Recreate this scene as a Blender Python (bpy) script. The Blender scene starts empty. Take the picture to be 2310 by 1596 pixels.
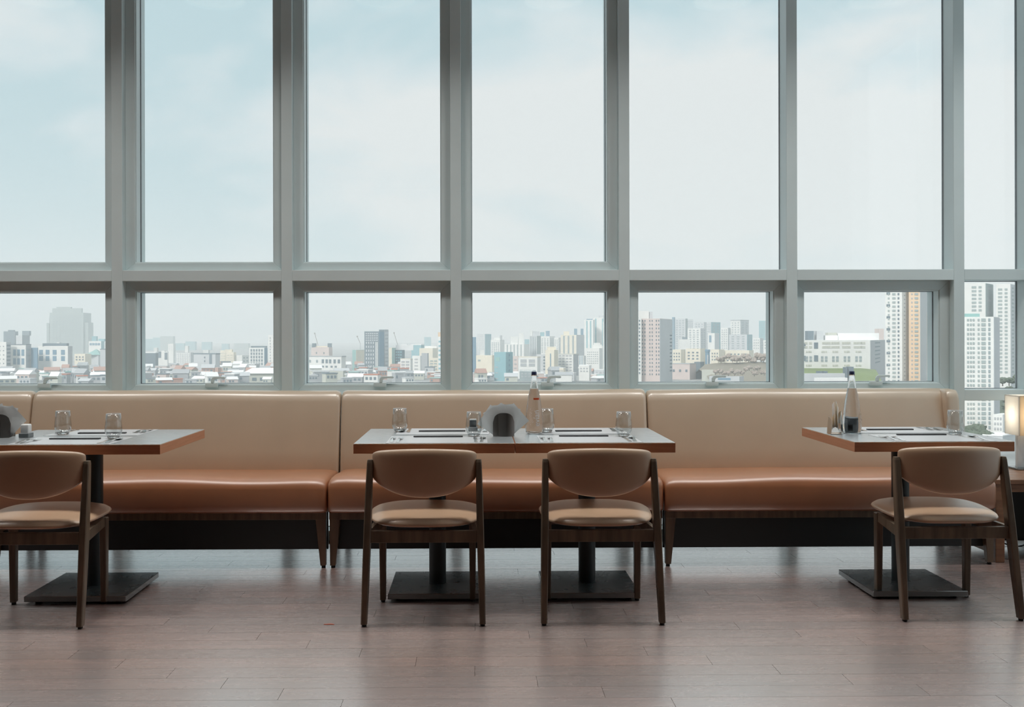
import bpy, bmesh, math, random
from mathutils import Vector, Matrix

# ------------------------------------------------------------------ camera, sky, light, exposure
scn = bpy.context.scene
COL = scn.collection
FPX, PX, PY = 2246.0, 1103.0, 762.0          # focal length and principal point in pixels of the 2310 x 1596 frame
EYE = 1.241
YAW, ROLL = 0.012, 0.0022
cam_data = bpy.data.cameras.new('camera')
cam_data.sensor_width = 36.0
cam_data.lens = 36.0 * FPX / 2310.0
cam_data.shift_x = (1155.0 - PX) / 2310.0
cam_data.shift_y = (PY - 798.0) / 2310.0
cam_data.clip_end = 20000
cam = bpy.data.objects.new('camera', cam_data)
COL.objects.link(cam)
CAM_M = Matrix.Rotation(-YAW, 4, 'Z') @ Matrix.Rotation(math.pi / 2, 4, 'X') @ Matrix.Rotation(-ROLL, 4, 'Z')
cam.matrix_world = Matrix.Translation((0, 0, EYE)) @ CAM_M
scn.camera = cam
CAM_R = CAM_M.to_3x3()


def at(px, py, Y):
    """the point at depth Y (metres from the camera plane, along +Y) that lies on the line of sight through px, py"""
    d = CAM_R @ Vector(((px - PX) / FPX, (PY - py) / FPX, -1.0))
    return Vector((d.x * Y / d.y, Y, EYE + d.z * Y / d.y))


def gx(px, Y, py=900):
    return at(px, py, Y).x


scn.view_settings.view_transform = 'Standard'
scn.view_settings.look = 'None'
scn.view_settings.exposure = 0.0
scn.view_settings.gamma = 1.0
scn.view_settings.use_curve_mapping = False
try:
    scn.cycles.max_bounces = 10
    scn.cycles.diffuse_bounces = 5
    scn.cycles.glossy_bounces = 3
    scn.cycles.transmission_bounces = 10
    scn.cycles.transparent_max_bounces = 12
    scn.cycles.volume_bounces = 2
    scn.cycles.caustics_reflective = False
    scn.cycles.caustics_refractive = False
    scn.cycles.sample_clamp_indirect = 6.0
    scn.cycles.use_denoising = True
    scn.cycles.use_adaptive_sampling = True
    scn.cycles.adaptive_threshold = 0.07
except Exception:
    pass

world = bpy.data.worlds.new('sky')
scn.world = world
world.use_nodes = True
wn, wl = world.node_tree.nodes, world.node_tree.links
wn.clear()
w_out = wn.new('ShaderNodeOutputWorld')
w_bg = wn.new('ShaderNodeBackground')
w_tc = wn.new('ShaderNodeTexCoord')
w_map = wn.new('ShaderNodeMapping')
w_map.inputs['Scale'].default_value = (1.0, 1.0, 2.2)
w_map.inputs['Location'].default_value = (6.6, 7.7, 8.8)
w_big = wn.new('ShaderNodeTexNoise')
w_big.inputs['Scale'].default_value = 1.7
w_big.inputs['Detail'].default_value = 2.0
w_fine = wn.new('ShaderNodeTexNoise')
w_fine.inputs['Scale'].default_value = 4.6
w_fine.inputs['Detail'].default_value = 7.0
w_fine.inputs['Roughness'].default_value = 0.50
w_fine.inputs['Distortion'].default_value = 0.35
w_add = wn.new('ShaderNodeMath'); w_add.operation = 'MULTIPLY_ADD'; w_add.inputs[1].default_value = 0.85
w_ramp = wn.new('ShaderNodeValToRGB')
e = w_ramp.color_ramp.elements
e[0].position, e[0].color = 0.76, (0.43, 0.60, 0.665, 1)
e[1].position, e[1].color = 1.0, (0.74, 0.765, 0.775, 1)
m_ = e.new(0.88); m_.color = (0.59, 0.69, 0.735, 1)
wl.new(w_tc.outputs['Generated'], w_map.inputs['Vector'])
wl.new(w_map.outputs['Vector'], w_big.inputs['Vector'])
wl.new(w_map.outputs['Vector'], w_fine.inputs['Vector'])
wl.new(w_fine.outputs['Fac'], w_add.inputs[0])
wl.new(w_big.outputs['Fac'], w_add.inputs[2])
wl.new(w_add.outputs[0], w_ramp.inputs['Fac'])
wl.new(w_ramp.outputs['Color'], w_bg.inputs['Color'])
w_bg.inputs['Strength'].default_value = 1.1
wl.new(w_bg.outputs[0], w_out.inputs['Surface'])

sun_data = bpy.data.lights.new('veiled_sun', 'SUN')
sun_data.energy = 3.2
sun_data.angle = math.radians(14)
sun_data.color = (1.0, 0.97, 0.93)
sun = bpy.data.objects.new('veiled_sun', sun_data)
COL.objects.link(sun)
sun.rotation_euler = Vector((0.55, 0.62, -0.72)).to_track_quat('-Z', 'Y').to_euler()

LAMP_W = 12.0            # power of one ceiling downlight
HAZE = 0.00034           # scattering per metre of the air over the city


# ------------------------------------------------------------------ helpers
def tag(o, label=None, cat=None, group=None, kind=None):
    if label: o['label'] = label
    if cat: o['category'] = cat
    if group: o['group'] = group
    if kind: o['kind'] = kind
    return o


def empty(name, loc=(0, 0, 0), rz=0.0, label=None, cat=None, group=None, kind=None):
    o = bpy.data.objects.new(name, None)
    o.empty_display_size = 0.1
    COL.objects.link(o)
    o.location = loc
    o.rotation_euler = (0, 0, rz)
    return tag(o, label, cat, group, kind)


def link(name, me, parent=None, loc=(0, 0, 0), rot=(0, 0, 0)):
    o = bpy.data.objects.new(name, me)
    COL.objects.link(o)
    o.location = loc
    o.rotation_euler = rot
    if parent: o.parent = parent
    return o


def to_mesh(bm, name, mat, smooth=False, sharp=None):
    bmesh.ops.recalc_face_normals(bm, faces=bm.faces)
    me = bpy.data.meshes.new(name)
    if smooth:
        for f in bm.faces: f.smooth = True
        if sharp:
            for ed in bm.edges:
                if len(ed.link_faces) == 2 and ed.calc_face_angle(0) > sharp: ed.smooth = False
    bm.to_mesh(me)
    bm.free()
    if mat: me.materials.append(mat)
    return me


def b_box(bm, x0, x1, y0, y1, z0, z1):
    v = [bm.verts.new(p) for p in ((x0, y0, z0), (x1, y0, z0), (x1, y1, z0), (x0, y1, z0),
                                   (x0, y0, z1), (x1, y0, z1), (x1, y1, z1), (x0, y1, z1))]
    for f in ((0, 1, 5, 4), (1, 2, 6, 5), (2, 3, 7, 6), (3, 0, 4, 7), (4, 5, 6, 7), (3, 2, 1, 0)):
        bm.faces.new([v[i] for i in f])
    return v


def bevel_all(bm, w, seg=2):
    bmesh.ops.bevel(bm, geom=list(bm.edges), offset=w, offset_type='OFFSET', segments=seg, profile=0.5,
                    affect='EDGES', clamp_overlap=True)


def box_mesh(name, x0, x1, y0, y1, z0, z1, mat, bevel=0.0, seg=2):
    bm = bmesh.new()
    b_box(bm, x0, x1, y0, y1, z0, z1)
    if bevel: bevel_all(bm, bevel, seg)
    return to_mesh(bm, name, mat, smooth=seg > 2, sharp=math.radians(50))


def box(name, x0, x1, y0, y1, z0, z1, mat, parent=None, bevel=0.0, seg=2):
    """a box whose object origin sits at the middle of its base"""
    cx, cy = (x0 + x1) / 2, (y0 + y1) / 2
    me = box_mesh(name, x0 - cx, x1 - cx, y0 - cy, y1 - cy, 0, z1 - z0, mat, bevel, seg)
    return link(name, me, parent, (cx, cy, z0))


def loft(name, rings, mat, parent=None, smooth=True, sharp=None, cap=True, loc=(0, 0, 0), me_only=False):
    bm = bmesh.new()
    rv = [[bm.verts.new(p) for p in r] for r in rings]
    n = len(rings[0])
    for a, b in zip(rv[:-1], rv[1:]):
        for i in range(n):
            bm.faces.new((a[i], a[(i + 1) % n], b[(i + 1) % n], b[i]))
    if cap:
        bm.faces.new(rv[0]); bm.faces.new(rv[-1])
    me = to_mesh(bm, name, mat, smooth, sharp)
    if me_only: return me
    return link(name, me, parent, loc)


def lathe_mesh(name, prof, mat, n=40, sharp=None):
    bm = bmesh.new()
    rv = []
    for r, z in prof:
        if r < 1e-6:
            rv.append([bm.verts.new((0, 0, z))])
        else:
            rv.append([bm.verts.new((r * math.cos(2 * math.pi * i / n), r * math.sin(2 * math.pi * i / n), z)) for i in range(n)])
    for a, b in zip(rv[:-1], rv[1:]):
        for i in range(n):
            j = (i + 1) % n
            if len(a) == 1 and len(b) == 1: continue
            if len(a) == 1: bm.faces.new((a[0], b[j], b[i]))
            elif len(b) == 1: bm.faces.new((a[i], a[j], b[0]))
            else: bm.faces.new((a[i], a[j], b[j], b[i]))
    return to_mesh(bm, name, mat, True, sharp)


def b_bar(bm, p0, p1, w0, d0, w1=None, d1=None):
    """tapering bar of rectangular section between two points (section stays level)"""
    w1 = w0 if w1 is None else w1
    d1 = d0 if d1 is None else d1
    vs = []
    for p, w, d in ((p0, w0, d0), (p1, w1, d1)):
        for sx, sy in ((-1, -1), (1, -1), (1, 1), (-1, 1)):
            vs.append(bm.verts.new((p[0] + sx * w / 2, p[1] + sy * d / 2, p[2])))
    for f in ((0, 1, 5, 4), (1, 2, 6, 5), (2, 3, 7, 6), (3, 0, 4, 7), (4, 5, 6, 7), (3, 2, 1, 0)):
        bm.faces.new([vs[i] for i in f])


def b_ribbon(bm, pts, th):
    """flat strip: pts = (x, y, z, half width)"""
    rows = []
    for x, y, z, h in pts:
        rows.append([bm.verts.new((x - h, y, z)), bm.verts.new((x + h, y, z)),
                     bm.verts.new((x + h, y, z + th)), bm.verts.new((x - h, y, z + th))])
    for a, b in zip(rows[:-1], rows[1:]):
        for i in range(4):
            bm.faces.new((a[i], a[(i + 1) % 4], b[(i + 1) % 4], b[i]))
    bm.faces.new(rows[0]); bm.faces.new(rows[-1])


def copy_tree(o, parent=None):
    c = o.copy()
    COL.objects.link(c)
    c.parent = parent
    for ch in list(o.children): copy_tree(ch, c)
    return c


def spow(v, p):
    return math.copysign(abs(v) ** p, v)


# ------------------------------------------------------------------ materials
def pmat(name, col, rough=0.5, metal=0.0, spec=0.5, coat=0.0, coat_rough=0.1, noise=0.0, nscale=8.0, bump=0.0,
         bscale=200.0, ior=1.5, stretch=(1, 1, 1), coat_ior=1.5):
    m = bpy.data.materials.new(name)
    m.use_nodes = True
    nt = m.node_tree
    p = nt.nodes['Principled BSDF']
    p.inputs['Base Color'].default_value = (*col, 1)
    p.inputs['Roughness'].default_value = rough
    p.inputs['Metallic'].default_value = metal
    p.inputs['Specular IOR Level'].default_value = spec
    p.inputs['IOR'].default_value = ior
    p.inputs['Coat Weight'].default_value = coat
    p.inputs['Coat Roughness'].default_value = coat_rough
    p.inputs['Coat IOR'].default_value = coat_ior
    if noise or bump:
        tc = nt.nodes.new('ShaderNodeTexCoord')
        mp = nt.nodes.new('ShaderNodeMapping')
        mp.inputs['Scale'].default_value = stretch
        nt.links.new(tc.outputs['Object'], mp.inputs['Vector'])
    if noise:
        nz = nt.nodes.new('ShaderNodeTexNoise')
        nz.inputs['Scale'].default_value = nscale
        nz.inputs['Detail'].default_value = 4
        nt.links.new(mp.outputs['Vector'], nz.inputs['Vector'])
        rp = nt.nodes.new('ShaderNodeValToRGB')
        rp.color_ramp.elements[0].position = 0.3
        rp.color_ramp.elements[0].color = (*[c * (1 - noise) for c in col], 1)
        rp.color_ramp.elements[1].position = 0.7
        rp.color_ramp.elements[1].color = (*[min(1, c * (1 + noise)) for c in col], 1)
        nt.links.new(nz.outputs['Fac'], rp.inputs['Fac'])
        nt.links.new(rp.outputs['Color'], p.inputs['Base Color'])
    if bump:
        nb = nt.nodes.new('ShaderNodeTexNoise')
        nb.inputs['Scale'].default_value = bscale
        nb.inputs['Detail'].default_value = 2
        nt.links.new(mp.outputs['Vector'], nb.inputs['Vector'])
        bp = nt.nodes.new('ShaderNodeBump')
        bp.inputs['Strength'].default_value = bump
        bp.inputs['Distance'].default_value = 0.001
        nt.links.new(nb.outputs['Fac'], bp.inputs['Height'])
        nt.links.new(bp.outputs['Normal'], p.inputs['Normal'])
    return m


def pane_mat(name, tint=(0.985, 0.995, 0.99), f0=0.03, power=5.0):
    """thin glass: see-through sheet with a Fresnel reflection"""
    m = bpy.data.materials.new(name)
    m.use_nodes = True
    nt = m.node_tree
    nt.nodes.clear()
    out = nt.nodes.new('ShaderNodeOutputMaterial')
    tr = nt.nodes.new('ShaderNodeBsdfTransparent'); tr.inputs['Color'].default_value = (*tint, 1)
    gl = nt.nodes.new('ShaderNodeBsdfGlossy'); gl.inputs['Roughness'].default_value = 0.02
    # Schlick reflectance, the same from either side of the sheet
    ge = nt.nodes.new('ShaderNodeNewGeometry')
    dt = nt.nodes.new('ShaderNodeVectorMath'); dt.operation = 'DOT_PRODUCT'
    nt.links.new(ge.outputs['Normal'], dt.inputs[0]); nt.links.new(ge.outputs['Incoming'], dt.inputs[1])
    ab = nt.nodes.new('ShaderNodeMath'); ab.operation = 'ABSOLUTE'; nt.links.new(dt.outputs['Value'], ab.inputs[0])
    om = nt.nodes.new('ShaderNodeMath'); om.operation = 'SUBTRACT'; om.inputs[0].default_value = 1.0; nt.links.new(ab.outputs[0], om.inputs[1])
    pw = nt.nodes.new('ShaderNodeMath'); pw.operation = 'POWER'; pw.inputs[1].default_value = power; nt.links.new(om.outputs[0], pw.inputs[0])
    fr = nt.nodes.new('ShaderNodeMath'); fr.operation = 'MULTIPLY_ADD'; fr.inputs[1].default_value = 1.0 - f0; fr.inputs[2].default_value = f0
    nt.links.new(pw.outputs[0], fr.inputs[0])
    mx = nt.nodes.new('ShaderNodeMixShader')
    nt.links.new(fr.outputs[0], mx.inputs[0])
    nt.links.new(tr.outputs[0], mx.inputs[1])
    nt.links.new(gl.outputs[0], mx.inputs[2])
    nt.links.new(mx.outputs[0], out.inputs['Surface'])
    return m


def glass_mat(name, ior=1.45, col=(1, 1, 1)):
    m = bpy.data.materials.new(name)
    m.use_nodes = True
    p = m.node_tree.nodes['Principled BSDF']
    p.inputs['Base Color'].default_value = (*col, 1)
    p.inputs['Roughness'].default_value = 0.0
    p.inputs['Transmission Weight'].default_value = 1.0
    p.inputs['IOR'].default_value = ior
    return m


def plank_mat():
    m = bpy.data.materials.new('oiled_oak_plank')
    m.use_nodes = True
    nt = m.node_tree
    N, L = nt.nodes.new, nt.links.new
    p = nt.nodes['Principled BSDF']
    tc = N('ShaderNodeTexCoord'); oi = N('ShaderNodeObjectInfo')
    mul = N('ShaderNodeMath'); mul.operation = 'MULTIPLY'; mul.inputs[1].default_value = 37.0
    L(oi.outputs['Random'], mul.inputs[0])
    comb = N('ShaderNodeCombineXYZ'); L(mul.outputs[0], comb.inputs[0]); L(mul.outputs[0], comb.inputs[2])
    add = N('ShaderNodeVectorMath'); add.operation = 'ADD'
    L(tc.outputs['Object'], add.inputs[0]); L(comb.outputs[0], add.inputs[1])
    mp = N('ShaderNodeMapping'); mp.inputs['Scale'].default_value = (1.3, 9, 9); L(add.outputs[0], mp.inputs['Vector'])
    nz = N('ShaderNodeTexNoise'); nz.inputs['Scale'].default_value = 3.0; nz.inputs['Detail'].default_value = 6; nz.inputs['Distortion'].default_value = 1.2
    L(mp.outputs[0], nz.inputs['Vector'])
    rp = N('ShaderNodeValToRGB')
    rp.color_ramp.elements[0].position = 0.28; rp.color_ramp.elements[0].color = (0.17, 0.072, 0.050, 1)
    rp.color_ramp.elements[1].position = 0.72; rp.color_ramp.elements[1].color = (0.33, 0.145, 0.10, 1)
    L(nz.outputs['Fac'], rp.inputs['Fac'])
    hs = N('ShaderNodeHueSaturation')
    mr = N('ShaderNodeMapRange'); mr.inputs['To Min'].default_value = 0.72; mr.inputs['To Max'].default_value = 1.3
    L(oi.outputs['Random'], mr.inputs['Value']); L(mr.outputs[0], hs.inputs['Value'])
    L(rp.outputs['Color'], hs.inputs['Color']); L(hs.outputs['Color'], p.inputs['Base Color'])
    p.inputs['IOR'].default_value = 7.0
    p.inputs['Coat Weight'].default_value = 1.0
    p.inputs['Coat IOR'].default_value = 4.0
    rr = N('ShaderNodeMapRange'); rr.inputs['To Min'].default_value = 0.23; rr.inputs['To Max'].default_value = 0.31
    L(nz.outputs['Fac'], rr.inputs['Value']); L(rr.outputs[0], p.inputs['Coat Roughness'])
    p.inputs['Roughness'].default_value = 0.46
    bp = N('ShaderNodeBump'); bp.inputs['Strength'].default_value = 0.04; bp.inputs['Distance'].default_value = 0.0002
    L(nz.outputs['Fac'], bp.inputs['Height']); L(bp.outputs[0], p.inputs['Normal']); L(bp.outputs[0], p.inputs['Coat Normal'])
    return m


def edge_mat():
    """copper-brown table lipping, chipped along the top"""
    m = bpy.data.materials.new('chipped_wood_lipping')
    m.use_nodes = True
    nt = m.node_tree
    N, L = nt.nodes.new, nt.links.new
    p = nt.nodes['Principled BSDF']
    tc = N('ShaderNodeTexCoord')
    mp = N('ShaderNodeMapping'); mp.inputs['Scale'].default_value = (1.2, 1.2, 25); L(tc.outputs['Object'], mp.inputs[0])
    nz = N('ShaderNodeTexNoise'); nz.inputs['Scale'].default_value = 4; nz.inputs['Detail'].default_value = 5; L(mp.outputs[0], nz.inputs['Vector'])
    rp = N('ShaderNodeValToRGB')
    rp.color_ramp.elements[0].color = (0.52, 0.22, 0.115, 1); rp.color_ramp.elements[1].color = (0.74, 0.36, 0.21, 1)
    L(nz.outputs['Fac'], rp.inputs['Fac'])
    sx = N('ShaderNodeSeparateXYZ'); L(tc.outputs['Object'], sx.inputs[0])
    n2 = N('ShaderNodeTexNoise'); n2.inputs['Scale'].default_value = 22; n2.inputs['Detail'].default_value = 4; L(tc.outputs['Object'], n2.inputs['Vector'])
    ma = N('ShaderNodeMath'); ma.operation = 'MULTIPLY_ADD'; ma.inputs[1].default_value = 0.030
    L(n2.outputs['Fac'], ma.inputs[0]); L(sx.outputs['Z'], ma.inputs[2])
    gt = N('ShaderNodeMath'); gt.operation = 'GREATER_THAN'; gt.inputs[1].default_value = 0.0575
    L(ma.outputs[0], gt.inputs[0])
    mx = N('ShaderNodeMix'); mx.data_type = 'RGBA'
    L(gt.outputs[0], mx.inputs[0]); L(rp.outputs[0], mx.inputs[6]); mx.inputs[7].default_value = (0.55, 0.36, 0.24, 1)
    L(mx.outputs[2], p.inputs['Base Color'])
    p.inputs['Roughness'].default_value = 0.32
    return m


M = {}
M['frame'] = pmat('painted_aluminium', (0.635, 0.725, 0.735), 0.42, noise=0.03, nscale=3)
M['gasket'] = pmat('grey_gasket', (0.26, 0.28, 0.30), 0.6)
M['pane'] = pane_mat('window_glass')
M['wall'] = pmat('painted_plaster', (0.50, 0.49, 0.48), 0.8, noise=0.03, nscale=2)
M['ceiling'] = pmat('white_ceiling_paint', (0.82, 0.82, 0.81), 0.9, noise=0.02, nscale=2)
M['plank'] = plank_mat()
M['subfloor'] = pmat('dark_wood_floor', (0.075, 0.03, 0.02), 0.3, spec=0.6, noise=0.3, nscale=6, stretch=(1, 9, 1))
M['tan'] = pmat('tan_leather', (0.56, 0.445, 0.325), 0.45, coat=1.0, coat_rough=0.30, coat_ior=1.9, noise=0.03, nscale=5, bump=0.05, bscale=500)
M['cognac'] = pmat('cognac_leather', (0.40, 0.155, 0.058), 0.45, spec=0.7, coat=1.0, coat_rough=0.40, coat_ior=1.9, noise=0.08, nscale=5, bump=0.05, bscale=400)
M['chair_leather'] = pmat('chair_leather', (0.58, 0.395, 0.255), 0.45, coat=1.0, coat_rough=0.33, coat_ior=1.6, noise=0.04, nscale=6, bump=0.05, bscale=500)
M['dark_wood'] = pmat('stained_ash', (0.15, 0.115, 0.08), 0.42, noise=0.35, nscale=5, stretch=(6, 6, 0.7))
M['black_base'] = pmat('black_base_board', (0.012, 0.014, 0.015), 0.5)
M['glide'] = pmat('black_felt_glide', (0.01, 0.01, 0.01), 0.8)
M['lipping'] = edge_mat()
M['laminate'] = pmat('charcoal_laminate', (0.21, 0.24, 0.255), 0.5, ior=3.0, coat=1.0, coat_rough=0.26, coat_ior=3.0, noise=0.12, nscale=30)
M['black_steel'] = pmat('black_powder_steel', (0.010, 0.018, 0.021), 0.42, coat=1.0, coat_rough=0.24, coat_ior=3.0, noise=0.3, nscale=10)
M['column'] = pmat('black_column_paint', (0.012, 0.022, 0.026), 0.4, noise=0.2, nscale=8)
M['mat'] = pmat('grey_woven_paper', (0.58, 0.60, 0.62), 0.34, ior=1.8, bump=0.25, bscale=300)
M['steel'] = pmat('polished_steel', (0.72, 0.71, 0.69), 0.16, metal=1.0)
M['cutlery'] = pmat('cutlery_steel', (0.80, 0.79, 0.77), 0.14, metal=1.0)
M['black_paper'] = pmat('black_lacquer', (0.012, 0.013, 0.017), 0.5)
M['glass'] = glass_mat('clear_glass')
M['tumbler'] = pane_mat('thin_tumbler_glass', (0.97, 0.98, 0.98), 0.07, 2.6)
M['rim'] = pmat('rim_glint_white', (0.80, 0.83, 0.84), 0.12, ior=1.8)  # pale opaque colour stands in for the bright glint along the rim
M['water'] = glass_mat('water', 1.33)


def paper_mat(name, col):
    """thin paper: part of the light passes through"""
    m = pmat(name, col, 0.85, noise=0.02)
    nt = m.node_tree
    p = nt.nodes['Principled BSDF']
    out = next(n for n in nt.nodes if n.type == 'OUTPUT_MATERIAL')
    t = nt.nodes.new('ShaderNodeBsdfTranslucent'); t.inputs['Color'].default_value = (*col, 1)
    mx = nt.nodes.new('ShaderNodeMixShader'); mx.inputs[0].default_value = 0.72
    nt.links.new(p.outputs[0], mx.inputs[1]); nt.links.new(t.outputs[0], mx.inputs[2]); nt.links.new(mx.outputs[0], out.inputs['Surface'])
    return m


M['napkin'] = paper_mat('white_napkin_paper', (0.985, 0.985, 0.98))
M['napkin_cream'] = paper_mat('cream_napkin_paper', (0.95, 0.84, 0.68))
M['white_ceramic'] = pmat('white_ceramic', (0.82, 0.82, 0.81), 0.25)
M['dark_plastic'] = pmat('dark_slate_plastic', (0.05, 0.065, 0.075), 0.35)
M['tray'] = pmat('grey_tray', (0.22, 0.24, 0.25), 0.35)
M['cap'] = pmat('navy_cap', (0.035, 0.045, 0.11), 0.35)
M['red_print'] = pmat('red_print', (0.85, 0.12, 0.03), 0.5)
M['white_print'] = pmat('white_print', (0.9, 0.9, 0.9), 0.4)
M['oak'] = pmat('brown_oak', (0.26, 0.135, 0.075), 0.38, noise=0.3, nscale=4, stretch=(0.8, 9, 9))
M['shade_white'] = paper_mat('white_lampshade', (0.90, 0.89, 0.86))
M['shade_cream'] = paper_mat('cream_lampshade', (0.86, 0.74, 0.58))
M['lamp_stem'] = pmat('white_lacquer', (0.80, 0.82, 0.83), 0.3)
M['cable'] = pmat('black_cable', (0.02, 0.02, 0.02), 0.5)
M['lamp_glow'] = bpy.data.materials.new('downlight_diffuser')
M['lamp_glow'].use_nodes = True
_p = M['lamp_glow'].node_tree.nodes['Principled BSDF']
_p.inputs['Base Color'].default_value = (0.9, 0.85, 0.75, 1)
_p.inputs['Emission Color'].default_value = (1.0, 0.86, 0.68, 1)
_p.inputs['Emission Strength'].default_value = 0.6

# ------------------------------------------------------------------ room shell
RX0, RX1, RY0, RZ = -6.5, 3.478, -5.0, 3.85
WY = 6.10                                  # inner face of the mullions
floor = box('floor', RX0, RX1, RY0, 6.26, -0.12, -0.004, M['subfloor'])
tag(floor, kind='structure')
PW, PL = 0.1125, 1.125
plank_me = box_mesh('plank', -PL / 2 + 0.0007, PL / 2 - 0.0007, -PW / 2 + 0.0006, PW / 2 - 0.0006, -0.0045, 0.0, M['plank'])
rng = random.Random(5)
for n in range(-17, 19):
    yc = 4.376 - PW * n
    if yc > 6.0 or yc < 2.0: continue
    off = -1.361 + 0.225 * n
    k0 = math.floor((-4.1 - off) / PL)
    for k in range(k0, k0 + 9):
        xa = off + k * PL
        if xa > 3.47 or xa + PL > 3.47 and yc < 3.9: continue
        half = 0.62 * yc + 0.25                       # only where the frame can see
        if xa + PL < -half or xa > half: continue
        if xa + PL > RX1:                             # the last board of a row is cut at the wall
            me = box_mesh('plank', -PL / 2 + 0.0007, RX1 - xa - PL / 2, -PW / 2 + 0.0006, PW / 2 - 0.0006, -0.0045, 0.0, M['plank'])
        else:
            me = plank_me
        pl = link('plank', me, floor, (xa + PL / 2 - (RX0 + RX1) / 2, yc - (RY0 + 6.26) / 2, 0.12))
        pl.rotation_euler = (rng.uniform(-.0008, .0008), rng.uniform(-.0003, .0003), 0)

tag(box('ceiling', RX0, RX1, RY0, 6.26, RZ, RZ + 0.12, M['ceiling']), kind='structure')
tag(box('wall_left', RX0 - 0.15, RX0, RY0, 6.26, -0.12, RZ + 0.12, M['wall']), kind='structure')
tag(box('wall_right', RX1, RX1 + 0.15, RY0, 3.227, -0.12, RZ + 0.12, M['wall']), kind='structure')
tag(box('wall_back', RX0 - 0.15, RX1 + 0.15, RY0 - 0.15, RY0, -0.12, RZ + 0.12, M['wall']), kind='structure')

# mullions and transoms of the window wall
MS, MX0 = 1.0335, gx(1029, WY)
MXS = [MX0 + MS * k for k in range(-6, 4)]            # last one at px 2169
MXS[0] = RX0 + 0.033
MXS.append(3.437)
MW = 0.066
trim_n = 0


def trim(*a, bevel=0.002):
    global trim_n
    trim_n += 1
    return tag(box('trim_%d' % trim_n, *a, M['frame'], None, bevel, 2), kind='structure')


for x in MXS:
    trim(x - MW / 2, x + MW / 2, WY, 6.262, 0.0, RZ)
Z_T0, Z_T1 = 1.590, 1.656
Z_SILL, Z_HEAD = 0.895, 3.74
bays = list(zip(MXS[:-1], MXS[1:]))
for i, (a, b) in enumerate(bays):
    a, b = a + MW / 2, b - MW / 2
    trim(a, b, WY, 6.262, Z_T0, Z_T1)
    trim(a, b, WY, 6.262, Z_HEAD, RZ)
trim(MXS[-2] + MW / 2, MXS[-1] - MW / 2, WY + 0.004, 6.262, 0.846, 0.912)
trim(MXS[-2] + MW / 2, MXS[-1] - MW / 2, WY + 0.004, 6.262, 0.0, 0.06)
for a, b in bays[:-1]:
    trim(a + MW / 2, b - MW / 2, WY + 0.004, 6.262, 0.84, Z_SILL)
    trim(a + MW / 2, b - MW / 2, WY + 0.004, 6.262, 0.0, 0.06)


def ring_frame(name, x0, x1, z0, z1, y0, y1, w, mat, parent, bevel=0.0015, wb=None):
    """mitred rectangular frame"""
    wb = wb or w
    bm = bmesh.new()
    o = [(x0, z0), (x1, z0), (x1, z1), (x0, z1)]
    inn = [(x0 + w, z0 + wb), (x1 - w, z0 + wb), (x1 - w, z1 - w), (x0 + w, z1 - w)]
    for k in range(4):
        j = (k + 1) % 4
        q = [o[k], o[j], inn[j], inn[k]]
        va = [bm.verts.new((p[0], y0, p[1])) for p in q]
        vb = [bm.verts.new((p[0], y1, p[1])) for p in q]
        bm.faces.new(va); bm.faces.new(vb[::-1])
        for t in range(4):
            u = (t + 1) % 4
            bm.faces.new((va[t], va[u], vb[u], vb[t]))
    if bevel: bevel_all(bm, bevel, 1)
    return link(name, to_mesh(bm, name, mat), parent)


win_n = 0


def sash_window(a, b, z0, z1, handle, wb=0.062):
    global win_n
    win_n += 1
    cx = (a + b) / 2
    r = empty('window_%d' % win_n, (cx, 6.16, z0), kind='structure')
    W, H = (b - a) / 2, z1 - z0
    ring_frame('sash', -W, W, 0, H, 0.0, 0.045, 0.058, M['frame'], r, wb=wb - 0.006)
    ring_frame('glazing_bead', -W + 0.056, W - 0.056, wb - 0.008, H - 0.056, 0.010, 0.082, 0.008, M['frame'], r)
    ring_frame('outer_gasket', -W + 0.063, W - 0.063, wb - 0.001, H - 0.063, 0.084, 0.094, 0.004, M['gasket'], r, 0)
    ring_frame('outer_frame', -W, W, 0, H, 0.095, 0.165, 0.0645, M['frame'], r, 0, wb=wb + 0.0015)
    link('pane', box_mesh('pane', -W + 0.062, W - 0.062, 0.084, 0.088, wb - 0.002, H - 0.062, M['pane']), r)
    if handle is not None:
        h = empty('handle', (handle, 0, 0), 0)
        h.parent = r
        # flat base, upright neck and a lever bent to the right
        bm = bmesh.new()
        b_box(bm, -0.042, 0.036, -0.022, 0.002, wb - 0.020, wb + 0.010)
        bevel_all(bm, 0.003, 2)
        link('handle_base', to_mesh(bm, 'handle_base', M['frame'], True, 0.9), h)
        prof = [(-0.006, 0.008), (-0.006, 0.030), (0.004, 0.044), (0.018, 0.047), (0.078, 0.047), (0.083, 0.040), (0.080, 0.034),
                (0.026, 0.034), (0.014, 0.028), (0.012, 0.008)]
        bm = bmesh.new()
        va = [bm.verts.new((p[0], -0.024, wb + p[1])) for p in prof]
        vb = [bm.verts.new((p[0], -0.008, wb + p[1])) for p in prof]
        bm.faces.new(va); bm.faces.new(vb[::-1])
        for t in range(len(prof)):
            u = (t + 1) % len(prof)
            bm.faces.new((va[t], va[u], vb[u], vb[t]))
        bevel_all(bm, 0.002, 1)
        link('lever', to_mesh(bm, 'lever', M['frame']), h)
    return r


def fixed_window(a, b, z0, z1):
    global win_n
    win_n += 1
    cx = (a + b) / 2
    r = empty('window_%d' % win_n, (cx, 6.235, z0), kind='structure')
    W, H = (b - a) / 2, z1 - z0
    ring_frame('outer_gasket', -W, W, 0, H, 0.002, 0.014, 0.004, M['gasket'], r, 0)
    link('pane', box_mesh('pane', -W + 0.003, W - 0.003, 0.004, 0.010, 0.003, H - 0.003, M['pane']), r)
    return r


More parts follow.
